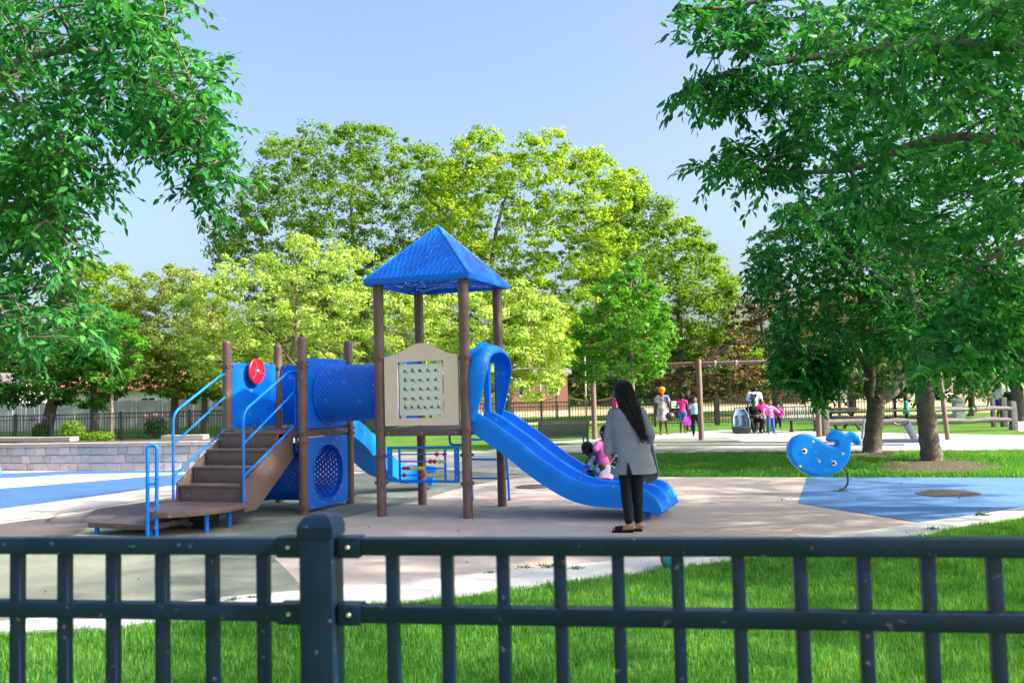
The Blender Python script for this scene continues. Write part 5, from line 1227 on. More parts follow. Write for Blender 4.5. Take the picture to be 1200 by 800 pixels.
# ------------------------------------------------------------------ small things
g = gp(788, 667.5); bl = empty('ball', (g.x, g.y, 0), 0, 'teal rubber ball with dark red patch lying at the edge of the front lawn', 'ball')
b = MB(); b.ell((0, 0, .1), (.1, .1, .1), None, 24, 16); b.build('shell', TEAL, bl)
b = MB(); rings = []
for t in range(7):
    a = R(160 + t * 8)
    rings.append([(.1015 * math.cos(p) * math.cos(a), .1015 * math.cos(p) * math.sin(a), .1 + .1015 * math.sin(p)) for p in [R(-85 + 10 * k) for k in range(18)]])
b.loft(rings, False, False); b.build('patch', mat('dark_red_rubber', (.3, .02, .02), .5), bl)
g = gp(28, 747); rk = MB(); rk.ell((0, 0, .02), (.062, .04, .028), None, 14, 8); random.seed(3)
rk.v = [(x * (1 + random.uniform(-.1, .1)), y * (1 + random.uniform(-.1, .1)), z * (1 + random.uniform(-.12, .12))) for x, y, z in rk.v]
o = rk.build('stone', mat('pale_stone', (.7, .68, .64), .8, .1, 20, bump=.4), None, 60); o.location = (g.x, g.y, .035); tag(o, 'single flat white stone lying in the front grass at far left', 'stone')
WEED = leafmat('weed_leaf', [(.03, .10, .012), (.06, .17, .02)], .3)
for k, (px, py, s, lb_) in enumerate(((613, 668, .10, 'leafy weed tuft in the strip just left of the largest tuft'), (641, 667, .13, 'largest leafy weed tuft growing in the concrete strip left of the ball'), (676, 669, .09, 'smallest flat weed tuft on the strip beside the third picket gap'), (575, 674, .06, 'tiny weed sprig on the strip nearest the fence post'), (1092, 622, .10, 'weed tuft standing at the lawn edge below the blue rubber'), (1149, 606, .16, 'long low grass tuft with a dry stalk on the strip at far right'), (272, 706, .08, 'small weed tuft on the strip left of the fence post'), (296, 703, .06, 'tiny yellowish weed on the strip beside the post'))):
    rg = np.random.default_rng(k); g = gp(px, py); n = 26; a = rg.uniform(0, 2 * PI, n); D_ = np.stack([np.cos(a), np.sin(a), rg.uniform(.2, 1.5, n)], 1)
    s *= .55; P_ = np.stack([rg.normal(0, s * .6, n), rg.normal(0, s * .4, n), np.zeros(n)], 1); V, Q = leaves_np(P_, D_, s * rg.uniform(.4, 1, n), s * .2, rg)
    o = link('weed', np_mesh('weed', V, Q, np.repeat(rg.uniform(0, 1, n), 9)), WEED, None, None); o.location = (g.x, g.y, .022); tag(o, lb_, 'weed', 'weeds in the concrete strip')
# light blue play post cut by the left frame edge
g = gp(1, 556); lp_ = empty('play_post', (g.x - .12, g.y, 0), 0, 'light blue curved play panel edge cut off by the left side of the photo', 'play panel')
b = MB(); b.loft([[(-.5, -.04, 0), (.15, -.04, 0), (.15, .04, 0), (-.5, .04, 0)], [(-.5, -.04, .15), (.10, -.04, .15), (.10, .04, .15), (-.5, .04, .15)], [(-.5, -.04, .3), (.02, -.04, .3), (.02, .04, .3), (-.5, .04, .3)]]); b.build('panel', mat('light_blue_plastic', (.05, .35, .7), .35), lp_, 40, .015)

# ------------------------------------------------------------------ bushes by the far fence
def bush(name, label, px, py, Y, w, h, mt, seed, flowers=None, n=900):
    rg = np.random.default_rng(seed); p = dp(px, py, Y); base = Vector((p.x, Y, 0)); root = empty(name, base, 0, label, 'bush', 'shrubs along the far fence')
    o = rg.normal(size=(n, 3)); o /= np.linalg.norm(o, axis=1, keepdims=True); o *= rg.uniform(.3, 1, (n, 1)) ** .5
    P_ = o * np.array([w / 2, w / 2.4, h / 2]) + np.array([0, 0, h / 2]); V, Q = quad_leaves(P_, o + rg.normal(0, .4, (n, 3)), .11 * rg.uniform(.6, 1.3, n), rg)
    l = link('foliage', np_mesh('foliage', V, Q, np.repeat(rg.uniform(0, 1, n), 4)), mt, root, None); l['kind'] = 'stuff'
    b = MB()
    for k in range(5): b.tube([(0, 0, 0), (rg.normal(0, w / 6), 0, h * .6)], .012, 4)
    b.build('stems', BARK, root)
    if flowers:
        for fx, fz, fm in flowers:
            q = MB(); q.ell((fx, -w / 3, fz), (.11, .09, .10), None, 10, 6); q.v = [(x + rg.normal(0, .012), y + rg.normal(0, .012), z + rg.normal(0, .012)) for x, y, z in q.v]; q.build('flower_head', fm, root)
PINKF = mat('pink_flower', (.55, .22, .42), .7, .2, 20); PURF = mat('purple_flower', (.28, .14, .5), .7, .2, 20)
bush('shrub', 'rounded green shrub behind the stone wall and far fence at left', 84, 512, 37.6, 1.1, .95, MIDG, 61)
bush('shrub', 'shrub with pink flower heads behind the far fence left of the stairs', 183, 508, 40.5, 1.1, .95, DARKG, 62, [(-.3, .95, PINKF), (.1, 1.0, PINKF), (.45, .92, PURF)])
bush('shrub', 'dark shrub with purple flower heads against the leftmost tree trunk', 48, 508, 40.6, .8, .8, DARKG, 63, [(-.25, .98, PURF), (.3, 1.0, PURF)])
bush('shrub', 'low leafy shrub between fence posts beside the slender young tree', 115, 511, 38.0, 1.5, .45, MIDG, 64, n=700)

# ------------------------------------------------------------------ distant buildings
def house(name, label, x, y, w, d, h, wallm, roofm, rh=1.6, windows=4, fence=False, boards=0):
    root = empty(name, (x, y, 0), 0, label, 'building'); b = MB(); b.box(-w / 2, w / 2, 0, d, 0, h); wl = b.build('wall', wallm, root, None)
    b = MB(); e = .4; b.loft([[(-w / 2 - e, -e, h), (-w / 2 - e, d + e, h), (-w / 2 - e + .01, d + e, h + .15), (-w / 2 - e, d / 2, h + rh), (-w / 2 - e, -e, h + .15)], [(w / 2 + e, -e, h), (w / 2 + e, d + e, h), (w / 2 + e, d + e, h + .15), (w / 2 + e, d / 2, h + rh), (w / 2 + e, -e, h + .15)]]); b.build('roof', roofm, root, None)
    for k in range(windows):
        xx = -w / 2 + w * (k + .5) / windows; b = MB(); b.box(xx - .55, xx + .55, -.04, .05, h * .42, h * .8); f = b.build('window', mat('white_frame', (.7, .7, .68), .6), root, None)
        b = MB(); b.box(xx - .46, xx - .03, -.06, -.045, h * .45, h * .77); b.box(xx + .03, xx + .46, -.06, -.045, h * .45, h * .77); b.build('pane', mat('dark_glass', (.03, .04, .05), .12), f, None)
SIDW = mat('pale_siding', (.56, .54, .50), .8, .06, .4); REDR = mat('red_roof', (.42, .15, .09), .8, .15, .6); BRICK = mat('brick_wall', (.30, .16, .12), .9, .15, .5); GREYR = mat('grey_roof', (.20, .19, .18), .9, .15, .5)
house('house', 'long pale house with red roof behind the fence left of the stairs', -25, 66, 16, 8, 2.5, SIDW, REDR, 1.5, 6)
house('house', 'pale grey house with grey roof at the far left behind the dark tree', -46, 70, 14, 8, 2.5, mat('light_grey_siding', (.50, .50, .49), .8), GREYR, 1.8, 5)
house('house', 'low brick building behind the fence below the pale yellow tree', -3, 84, 16, 9, 3.2, BRICK, GREYR, 1.2, 6)
house('house', 'long cream building glimpsed between the trunks at far right', 42, 84, 30, 9, 3.4, mat('cream_wall', (.55, .50, .42), .8), REDR, 1.6, 9)
house('house', 'brown building glimpsed beyond the pine near the jersey', 20, 90, 10, 8, 3.2, mat('brown_wall', (.28, .17, .12), .85), GREYR, 1.4, 4)
# pale board fence at far left
bf = empty('board_fence', (dp(-60, 490, 56).x, 56, 0), 0, 'pale grey vertical board fence beyond the black fence at far left', 'fence'); me_ = None
BW = mat('pale_boards', (.46, .45, .45), .85, .15, 2)
for k in range(84):
    if me_ is None: b = MB(); b.box(-.125, .125, -.015, .015, .05, 1.75); o = b.build('board', BW, bf, None); me_ = o.data
    else: o = bpy.data.objects.new('board', me_); COL.objects.link(o); o.parent = bf
    o.location = (k * .27, random.uniform(-.02, .02), random.uniform(-.03, .02))
# volleyball nets / low sports nets
def net(pxa, pxb, Y, label):
    a = dp(pxa, 480, Y); b_ = dp(pxb, 480, Y); root = empty('sports_net', (a.x, Y, 0), 0, label, 'net', 'sports nets on the field'); w = b_.x - a.x; h = 1.3
    for x in (0, w): q = MB(); q.tube([(x, 0, 0), (x, 0, h + .1)], .06, 8); q.build('post', mat('green_net_post', (.25, .4, .33), .6), root)
    top = lambda t: h - .28 * 4 * t * (1 - t)
    q = MB(); q.loft([[(w * t, -.02, top(t) - .05), (w * t, .02, top(t) - .05), (w * t, .02, top(t) + .05), (w * t, -.02, top(t) + .05)] for t in [i / 16 for i in range(17)]]); q.build('tape', mat('orange_cream_tape', (.75, .5, .3), .8), root, None)
    q = MB(); n = int(w / .14)
    for i in range(n): t = (i + .5) / n; q.box(w * t - .008, w * t + .008, -.008, .008, .15, top(t))
    for j in range(7): z = .15 + j * .14; q.box(0, w, -.008, .008, z - .008, z + .008)
    o = q.build('netting', mat('tan_netting', (.5, .36, .25), .9), root, None); o['kind'] = 'stuff'
net(578, 653, 52, 'sagging sports net with cream tape, left one behind the far fence')
net(667, 722, 52, 'sagging sports net with cream tape, right one behind the far fence')
for px, lb_, h in ((687, 'thin pale flag pole rising behind the nets', 5.2), (634, 'thin dark pole behind the far fence and left net', 4.6)):
    p = dp(px, 480, 58); q = MB(); q.tube([(0, 0, 0), (0, 0, h)], .05, 6); o = q.build('pole', mat('pale_pole', (.5, .5, .5), .6), None); o.location = (p.x, 58, 0); tag(o, lb_, 'pole')
for px, lb_ in ((620, 'parked red car glimpsed through the fence'), ):
    pass

# ------------------------------------------------------------------ people
SKD = mat('dark_brown_skin', (.075, .032, .018), .5, .06, 8); SKM = mat('brown_skin', (.19, .085, .045), .5, .06, 8); SKL = mat('light_brown_skin', (.42, .22, .14), .5, .06, 8)
HAIRB = mat('black_hair', (.005, .0045, .005), .5, .3, 30, spec=.3, bump=.4, bscale=80)
def V3(*a): return Vector(a)
class Fig:
    """joints in metres in the figure's own frame (x to its right, y ahead, z up); mirrored defaults for a standing body of height h"""
    def __init__(s, h, headk=1.0, build=1.0, **J):
        k = h; s.h = h; s.hk = headk; s.b = build
        r = .0655 * headk * k
        s.J = dict(head=V3(0, .012 * k, k - r * 1.12), neck=V3(0, -.01 * k, .845 * k if headk < 1.2 else .80 * k), chest=V3(0, 0, .73 * k), waist=V3(0, 0, .61 * k), pelvis=V3(0, 0, .53 * k),
            shL=V3(-.105 * k * build, -.005 * k, .80 * k), elL=V3(-.135 * k * build, -.02 * k, .635 * k), wrL=V3(-.14 * k * build, .03 * k, .49 * k),
            shR=V3(.105 * k * build, -.005 * k, .80 * k), elR=V3(.135 * k * build, -.02 * k, .635 * k), wrR=V3(.14 * k * build, .03 * k, .49 * k),
            hipL=V3(-.052 * k, 0, .51 * k), knL=V3(-.055 * k, .012 * k, .285 * k), anL=V3(-.055 * k, -.012 * k, .05 * k), toL=V3(-.065 * k, .105 * k, .018 * k),
            hipR=V3(.052 * k, 0, .51 * k), knR=V3(.055 * k, .012 * k, .285 * k), anR=V3(.055 * k, -.012 * k, .05 * k), toR=V3(.065 * k, .105 * k, .018 * k))
        s.face = V3(0, 1, 0); s.hr = r
        for n, v in J.items():
            if n == 'face': s.face = Vector(v).normalized()
            else: s.J[n] = Vector(v)
    def hand(s, mb, side, curl=.5):
        J = s.J; k = s.h; w = J['wr' + side]; d = (w - J['el' + side]).normalized(); 
        if 'ha' + side in J: d = (J['ha' + side] - w).normalized()
        inw = V3(1 if side == 'L' else -1, 0, 0); pal = (inw - d * inw.dot(d)).normalized(); ac = d.cross(pal).normalized()
        if ac.y < 0: ac = -ac
        M = Matrix((pal, ac, d)).transposed(); L = .055 * k
        mb.ell(w + d * L * .62, (.0095 * k, .024 * k, L * .62), M, 12, 8)
        fr = max(.0048 * k, .0065)
        for i, (o, ln) in enumerate(((.017, .042), (.006, .047), (-.005, .044), (-.016, .034))):
            a = w + d * L * 1.02 + ac * o * k; b = a + (d * (1 - .25 * curl) + pal * .5 * curl).normalized() * ln * k * .55; c = b + (d * (1 - .8 * curl) + pal * 1.0 * curl).normalized() * ln * k * .5
            mb.capsule(a, b, fr, fr * .95, 8); mb.capsule(b, c, fr * .95, fr * .8, 8)
        a = w + d * L * .35 + ac * .02 * k; b = a + (ac * .6 + d * .7 + pal * .35).normalized() * .028 * k; mb.capsule(a, b, fr * 1.15, fr, 8); mb.capsule(b, b + (d + pal * .4).normalized() * .02 * k, fr, fr * .8, 8)
    def torso(s, mb, g=0.0, to='pelvis'):
        J = s.J; k = s.h; B = s.b
        ax = (J['shR'] - J['shL']).normalized(); up = (J['chest'] - J['waist']).normalized(); ax = (ax - up * ax.dot(up)).normalized(); fw = up.cross(ax)
        M = Matrix((ax, fw, up)).transposed()
        mb.ell(J['chest'], (.088 * k * B + g, .058 * k * B + g, .105 * k + g), M); mb.ell(J['waist'], (.072 * k * B + g, .052 * k * B + g, .085 * k + g), M)
        mb.ell(J['chest'].lerp(J['waist'], .5), (.078 * k * B + g, .054 * k * B + g, .1 * k + g), M)
        mb.capsule(J['shL'] + ax * .012 * k, J['shR'] - ax * .012 * k, .034 * k + g, .034 * k + g)
        hx = (J['hipR'] - J['hipL']).normalized(); M2 = Matrix((hx, V3(0, 0, 1).cross(hx).normalized(), V3(0, 0, 1))).transposed()
        mb.ell(J['pelvis'], (.085 * k * B + g, .064 * k * B + g, .068 * k + g), M2)
        mb.capsule(J['waist'], J['pelvis'], .058 * k * B + g, .06 * k * B + g)
    def body(s, mat_, root, voxel=.009, curl=.5):
        J = s.J; k = s.h; mb = MB(); s.torso(mb)
        mb.capsule(J['neck'] - (J['head'] - J['neck']) * .4, J['head'] - (J['head'] - J['neck']) * .2, .033 * k, .030 * k)
        for S in 'LR':
            mb.capsule(J['sh' + S], J['el' + S], .028 * k, .021 * k); mb.capsule(J['el' + S], J['wr' + S], .021 * k, .0145 * k); s.hand(mb, S, curl)
            kn = J['kn' + S]; hp = J['hip' + S]; an = J['an' + S]
            mb.capsule(hp, kn, .05 * k, .033 * k); mb.capsule(kn, kn.lerp(an, .35) , .033 * k, .033 * k); mb.capsule(kn.lerp(an, .3), an, .033 * k, .019 * k)
            to = J['to' + S]; hl = an + (an - to) * .22; hl.z = min(hl.z, an.z - .012 * k); mb.capsule(hl, to, .021 * k, .015 * k); mb.capsule(an, hl, .019 * k, .02 * k)
        # head with jaw, nose and ears
        f = s.face; c = J['head']; r = s.hr; side = f.cross(V3(0, 0, 1)).normalized(); up = side.cross(f)
        M = Matrix((side, f, up)).transposed()
        mb.ell(c + up * r * .12, (r * .82, r * .98, r * .98), M, 16, 12); mb.ell(c + f * r * .22 - up * r * .48, (r * .56, r * .60, r * .62), M, 12, 8)
        mb.capsule(c + f * r * .88 + up * r * .12, c + f * r * 1.12 - up * r * .16, r * .07, r * .14, 8)
        for q in (-1, 1): mb.ell(c + side * q * r * .84 - up * r * .05, (r * .1, r * .2, r * .27), M, 8, 6)
        b = blob('body', mb, mat_, root, voxel, 2)
        for q in (-1, 1):
            m2 = MB(); m2.ell(c + f * r * .84 + side * q * r * .33 + up * r * .10, (r * .15, r * .08, r * .085), M, 10, 6); e_ = m2.build('eye', mat('eye_white', (.75, .72, .7), .3), root)
            m3 = MB(); m3.ell(c + f * r * .90 + side * q * r * .33 + up * r * .10, (r * .065, r * .045, r * .07), M, 8, 6); m3.build('iris', BLACK, e_)
        m2 = MB(); m2.ell(c + f * r * .80 - up * r * .52, (r * .26, r * .1, r * .075), M, 10, 6); m2.build('mouth', mat('lip', (.25, .07, .06), .5), root)
        return b
    def hair(s, mt, root, kind='short', voxel=.008):
        f = s.face; c = s.J['head']; r = s.hr; side = f.cross(V3(0, 0, 1)).normalized(); up = side.cross(f); M = Matrix((side, f, up)).transposed(); mb = MB()
        mb.ell(c + up * r * .28 - f * r * .14, (r * .95, r * 1.0, r * .95), M, 18, 12)
        mb.ell(c - f * r * .42 - up * r * .1, (r * .82, r * .7, r * .85), M, 14, 10)
        if kind == 'bun': mb.ell(c + up * r * 1.25 - f * r * .3, (r * .5, r * .5, r * .45), M)
        if kind == 'puff': mb.ell(c + up * r * .9 - f * r * .75, (r * .62, r * .6, r * .6), M); 
        if kind == 'afro': mb.ell(c + up * r * .5 - f * r * .2, (r * 1.15, r * 1.1, r * 1.0), M)
        if kind == 'tail': mb.capsule(c - f * r * .9, c - f * r * 1.2 - up * r * 1.6, r * .4, r * .2)
        return blob('hair', mb, mt, root, voxel, 2)
    def top(s, mt, root, sleeve='short', hem=0.0, g=.011, voxel=.009, name='shirt', flare=0.0):
        J = s.J; k = s.h; mb = MB(); s.torso(mb, g)
        for S in 'LR':
            a, e, w = J['sh' + S], J['el' + S], J['wr' + S]
            if sleeve == 'none': mb.ell(a, (.034 * k + g,) * 3)
            elif sleeve == 'short': mb.capsule(a, a.lerp(e, .62), .031 * k + g, .030 * k + g)
            else: mb.capsule(a, e, .030 * k + g, .024 * k + g); mb.capsule(e, e.lerp(w, .9), .024 * k + g, .020 * k + g)
        mb.ell(J['neck'].lerp(J['chest'], .12), (.045 * k, .04 * k, .02 * k))
        if hem or flare:
            c = J['pelvis']; mb.loft([[c + V3((.082 * k * s.b + g + flare * t) * math.cos(a), (.06 * k * s.b + g + flare * t) * math.sin(a), (.06 - t * (.06 + hem)) * k) for a in [2 * PI * i / 20 for i in range(20)]] for t in (0, .33, .66, 1)])
        return blob(name, mb, mt, root, voxel, 2)
    def trousers(s, mt, root, length=1.0, g=.010, voxel=.009, name='trousers'):
        J = s.J; k = s.h; mb = MB(); c = J['pelvis']; hx = (J['hipR'] - J['hipL']).normalized(); M2 = Matrix((hx, V3(0, 0, 1).cross(hx).normalized(), V3(0, 0, 1))).transposed()
        mb.ell(c, (.088 * k * s.b + g, .067 * k * s.b + g, .072 * k + g), M2)
        for S in 'LR':
            h, n, a = J['hip' + S], J['kn' + S], J['an' + S]
            if length <= .5: mb.capsule(h, h.lerp(n, length * 2), .052 * k + g, (.052 - .019 * length * 2) * k + g * 1.3)
            else: mb.capsule(h, n, .052 * k + g, .035 * k + g); mb.capsule(n, n.lerp(a, .35), .035 * k + g, .034 * k + g); mb.capsule(n.lerp(a, .3), n.lerp(a, .9 * length), .034 * k + g, .024 * k + g)
        return blob(name, mb, mt, root, voxel, 2)
    def shoes(s, mt, root, voxel=.008, sole=None):
        J = s.J; k = s.h
        for S in 'LR':
            an, to = J['an' + S], J['to' + S]; hl = an + (an - to) * .22; hl.z = min(hl.z, an.z - .012 * k); mb = MB()
            mb.capsule(hl, to + (to - an) * .05, .024 * k, .019 * k); mb.capsule(an - V3(0, 0, .012 * k), hl, .022 * k, .024 * k)
            sh = blob('shoe', mb, mt, root, voxel, 1)
            if sole: b = MB(); b.bar(hl - V3(0, 0, .018 * k), to + (to - an) * .1 - V3(0, 0, .008 * k), .045 * k, .012 * k); b.build('sole', sole, sh, 60)

def person(loc, rz, label, group=None): return empty('person', loc, rz, label, 'person', group)

# woman watching the slide. Frame: x right in the photo, y away from the camera
wg = gp(740, 624); wz = wg.copy(); wz.z = .006
W = person(wz, 0, 'woman with long black hair, grey cardigan and black leggings standing by the slide')
wf_ = Fig(1.68, .98, .94, head=(-.045, .03, 1.545), neck=(-.02, 0, 1.40), chest=(0, -.01, 1.215), waist=(.012, -.005, 1.06), pelvis=(.02, 0, .90),
    shL=(-.155, .03, 1.305), elL=(-.215, .0, 1.06), wrL=(-.232, -.06, .865), haL=(-.205, -.11, .78), shR=(.135, -.06, 1.31), elR=(.235, -.03, 1.06), wrR=(.22, .12, .90),
    hipL=(-.06, .02, .87), knL=(-.045, .0, .475), anL=(-.025, -.01, .085), toL=(-.185, .03, .03),
    hipR=(.085, -.01, .87), knR=(.085, .02, .475), anR=(.085, .06, .085), toR=(-.07, .10, .03), face=(-.75, .66, -.12))
wf_.body(SKL, W, .0065, .9)
LEG = mat('black_leggings', (.006, .010, .016), .6, .2, 10)
wf_.trousers(LEG, W, 1.0, .004, .007, 'leggings')
CARD = mat('grey_knit_cardigan', (.19, .215, .275), .95, .1, 5, bump=.6, bscale=140, col2=(.28, .305, .365)); CARD2 = mat('grey_rib_hem', (.25, .275, .33), .95, .1, 12, bump=.6, bscale=160)
mb = MB(); J = wf_.J
mb.capsule(J['shL'] + V3(.01, 0, 0), J['shR'] - V3(.01, 0, 0), .064, .064); mb.ell(J['neck'] - V3(0, 0, .03), (.075, .07, .05))
def oval(cx, cy, z, rx, ry, rot=0.25, n=26, wob=0.0):
    out = []
    for i in range(n):
        a = 2 * PI * i / n; x, y = rx * math.cos(a), ry * math.sin(a); w = 1 + wob * math.sin(5 * a + 1)
        out.append(V3(cx + (x * math.cos(rot) - y * math.sin(rot)) * w, cy + (x * math.sin(rot) + y * math.cos(rot)) * w, z))
    return out
mb.loft([oval(-.01, -.01, 1.385, .09, .08), oval(-.008, -.015, 1.345, .145, .10), oval(-.005, -.02, 1.28, .185, .125), oval(.0, -.02, 1.18, .19, .14), oval(.015, -.015, 1.03, .195, .145, wob=.01), oval(.03, -.01, .88, .22, .165, wob=.04), oval(.045, 0, .74, .245, .185, wob=.05), oval(.05, 0, .655, .255, .195, wob=.055)])
for S in 'LR':
    mb.capsule(J['sh' + S], J['el' + S], .066, .062); mb.capsule(J['el' + S], J['wr' + S].lerp(J['el' + S], .12), .062, .052)
cd = blob('cardigan', mb, CARD, W, .009, 3)
mb = MB(); o1 = oval(.05, 0, .715, .254, .196, wob=.05); o2 = oval(.05, 0, .645, .262, .203, wob=.055); o3 = oval(.05, 0, .645, .24, .18); o4 = oval(.05, 0, .715, .235, .18)
mb.loft([o1, o2, o3, o4, o1], True, False); mb.build('hem_band', CARD2, cd, 60)
mb = MB()   # hanging front panel that trails lower at the right
mb.loft([[V3(.17, .10, 1.25), V3(.215, .02, 1.24), V3(.225, .02, 1.24), V3(.18, .12, 1.25)], [V3(.17, .16, .95), V3(.27, .02, .93), V3(.285, .03, .93), V3(.18, .18, .95)], [V3(.15, .2, .66), V3(.325, .03, .62), V3(.34, .045, .62), V3(.16, .22, .66)], [V3(.21, .19, .50), V3(.30, .06, .56), V3(.31, .075, .56), V3(.22, .2, .50)]])
mb.build('front_panel', CARD, cd, 60)
mb = MB(); mb.loft([[V3(-.045, -.205, .78), V3(-.035, -.207, .78), V3(-.035, -.20, .78), V3(-.045, -.20, .78)], [V3(-.055, -.215, .63), V3(.01, -.22, .63), V3(.01, -.19, .63), V3(-.055, -.19, .63)]]); mb.build('side_slit', LEG, cd, None)
# hair: cap and a long fall down the back
mb = MB(); c = J['head']; f = wf_.face; r = wf_.hr
mb.ell(c + V3(.01, -.01, .025), (r * 1.0, r * 1.06, r * 1.02)); mb.ell(c - f * .035 - V3(0, 0, .04), (r * .95, r * .95, r * 1.2))
fall = [(V3(-.04, .005, 1.655), .035, .035), (V3(-.04, -.0, 1.635), .075, .075), (V3(-.038, -.008, 1.60), .100, .098), (V3(-.035, -.02, 1.555), .112, .106), (V3(-.02, -.045, 1.46), .112, .085), (V3(.015, -.085, 1.36), .115, .062), (V3(.055, -.13, 1.26), .092, .048), (V3(.095, -.155, 1.16), .066, .04), (V3(.125, -.165, 1.08), .045, .032), (V3(.145, -.165, 1.02), .02, .018)]
rg = random.Random(2)
mb.loft([[p + V3((rx * math.cos(a)) * (1 + .05 * math.sin(7 * a)), (ry * math.sin(a)) * (1 + .08 * math.sin(9 * a)), 0) for a in [2 * PI * i / 28 for i in range(28)]] for p, rx, ry in fall])
hr = blob('hair', mb, HAIRB, W, .007, 2)
mb = MB()
for k in range(70):
    a = rg.uniform(-1.2, 1.3); x = math.sin(a); P = []
    for p, rx, ry in fall: P.append(p + V3(x * rx * rg.uniform(.9, 1.1), -math.cos(a) * ry * 1.03, 0))
    P[-1] += V3(rg.uniform(-.03, .05), 0, rg.uniform(-.06, .05)); mb.tube(curve_pts(P, 3), .0028, 4)
mb.build('hair_strands', HAIRB, hr)
mb = MB()
mb.bar(c + f * 0 + V3(-.10, .02, .05), c + V3(-.06, -.03, -.20), .03, .05); 
# slides on the feet
for S in 'LR':
    an, to = J['an' + S], J['to' + S]; b = MB(); hl = an + (an - to) * .28; hl.z = .012; t2 = to + (to - an) * .12; t2.z = .012
    pts = []; dv = (t2 - hl); dv.z = 0; dn = V3(-dv.y, dv.x, 0).normalized()
    prof = [(0, .024), (.2, .032), (.5, .030), (.8, .042), (.95, .034), (1.02, .012)]
    P = [hl + dv * a + dn * w for a, w in prof] + [hl + dv * a - dn * w for a, w in reversed(prof)]
    b.loft([[V3(p.x, p.y, 0) for p in P], [V3(p.x, p.y, .022) for p in P]]); so = b.build('sandal', mat('black_sandal', (.008, .008, .009), .6), W, 40, .003)
    b = MB(); rings = []
    for a in (.48, .6, .75, .86):
        q = hl + dv * a; rings.append([q + dn * (.043 * math.cos(t)) + V3(0, 0, .015 + .055 * (1.15 - a * .45) * math.sin(t)) for t in [PI * i / 10 for i in range(11)]])
    b.loft(rings, False, False); o = b.build('strap', mat('black_sandal', (.008, .008, .009), .6), so, 60); md = o.modifiers.new('t', 'SOLIDIFY'); md.thickness = .006
ph = empty('phone', W.location, 0, 'smartphone in a pale teal case held in the hand of the woman', 'phone')
hp = J['wrL'] + (J['haL'] - J['wrL']).normalized() * .10
b = MB(); b.bar(hp + V3(.0, -.03, -.05), hp + V3(.075, -.02, .06), .074, .009, V3(.3, -.95, 0)); b.build('case', mat('teal_white_case', (.35, .62, .62), .35, .3, 14, col2=(.8, .8, .8)), ph, 30, .003)
b = MB(); b.bar(hp + V3(.008, -.0345, -.04), hp + V3(.069, -.0265, .05), .06, .003, V3(.3, -.95, 0)); b.build('screen', mat('dark_glass', (.03, .04, .05), .12), ph, 30)

# children on the slide (frame aligned with the camera, root at the hips)
def onslide(px, py, v=.28):
    rr_ = ray(px, py); C0 = Vector((-.977, 12.432, 0)); e = Vector((math.cos(-.348), math.sin(-.348), 0)); nn = Vector((-e.y, e.x, 0)); o = Vector((0, 0, H)) - C0
    t = (v - o.dot(nn)) / rr_.dot(nn); return Vector((0, 0, H)) + rr_ * t
def rel(root, px, py, v=.28): return onslide(px, py, v) - root
br = onslide(704, 549, .30); B_ = person(br, 0, 'young boy with short black hair in a navy plaid shirt reaching down the slide')
q = lambda x, y, v=.30: rel(br, x, y, v)
bf_ = Fig(1.0, 1.25, 1.0, head=q(688.5, 526, .30), neck=q(695, 533, .30), chest=q(699, 538, .30), waist=q(703, 543, .30), pelvis=q(706, 549, .30),
    shL=q(694, 536, .20), elL=q(690, 544, .12), wrL=q(685.5, 550, .06), shR=q(700, 533, .42), elR=q(702, 541, .46), wrR=q(698, 547, .46),
    hipL=q(705, 551, .24), knL=q(699, 551, .18), anL=q(694, 555, .14), toL=q(687, 556, .14), hipR=q(708, 550, .36), knR=q(701, 548, .42), anR=q(697, 552, .44), toR=q(690, 552, .44), face=(-.80, .25, -.55))
bf_.body(SKD, B_, .0075, .8); bf_.hair(HAIRB, B_, 'short')
PLAID = mat('navy_plaid_shirt', (.02, .03, .07), .8, .1, 12, col2=(.10, .14, .26), speck=(18, (.35, .40, .55), .5)); bf_.top(PLAID, B_, 'short', 0, .012, .008)
mb = MB(); [mb.capsule(bf_.J['sh' + S], bf_.J['el' + S].lerp(bf_.J['wr' + S], .2), .045, .040) for S in 'L']; blob('sleeve', mb, PLAID, B_, .008, 1)
bf_.trousers(mat('light_denim', (.16, .24, .42), .8, .2, 20), B_, .5, .010, .008, 'shorts')
bf_.shoes(mat('dark_shoe', (.02, .02, .025), .6), B_)
gr_ = onslide(712, 553, .28); G_ = person(gr_, 0, 'young girl with black braids in a pink top and pale pink skirt on the slide')
q = lambda x, y, v=.28: rel(gr_, x - 3.5, y - 1, v)
gf = Fig(1.08, 1.2, .95, head=q(713, 508, .28), neck=q(711, 518, .28), chest=q(709, 526, .28), waist=q(709.5, 535, .28), pelvis=q(711, 543, .28),
    shL=q(704.5, 521, .18), elL=q(700, 530, .12), wrL=q(694, 537, .12), shR=q(714, 521, .38), elR=q(718, 532, .4), wrR=q(716, 541, .3),
    hipL=q(709, 548, .22), knL=q(706, 558, .20), anL=q(714, 566, .2), toL=q(722, 567, .2), hipR=q(714, 548, .34), knR=q(715, 558, .32), anR=q(722, 566, .34), toR=q(730, 567, .34), face=(-.7, .65, -.1))
gf.body(SKD, G_, .0075, .6)
PINK = mat('pink_cotton', (.78, .17, .44), .8, .08, 12); PINKW = mat('pale_pink_skirt', (.74, .42, .60), .8, .1, 5, col2=(.82, .74, .80))
gf.top(PINK, G_, 'short', 0, .011, .008)
mb = MB(); c = gf.J['waist']; p2 = q(710, 561)
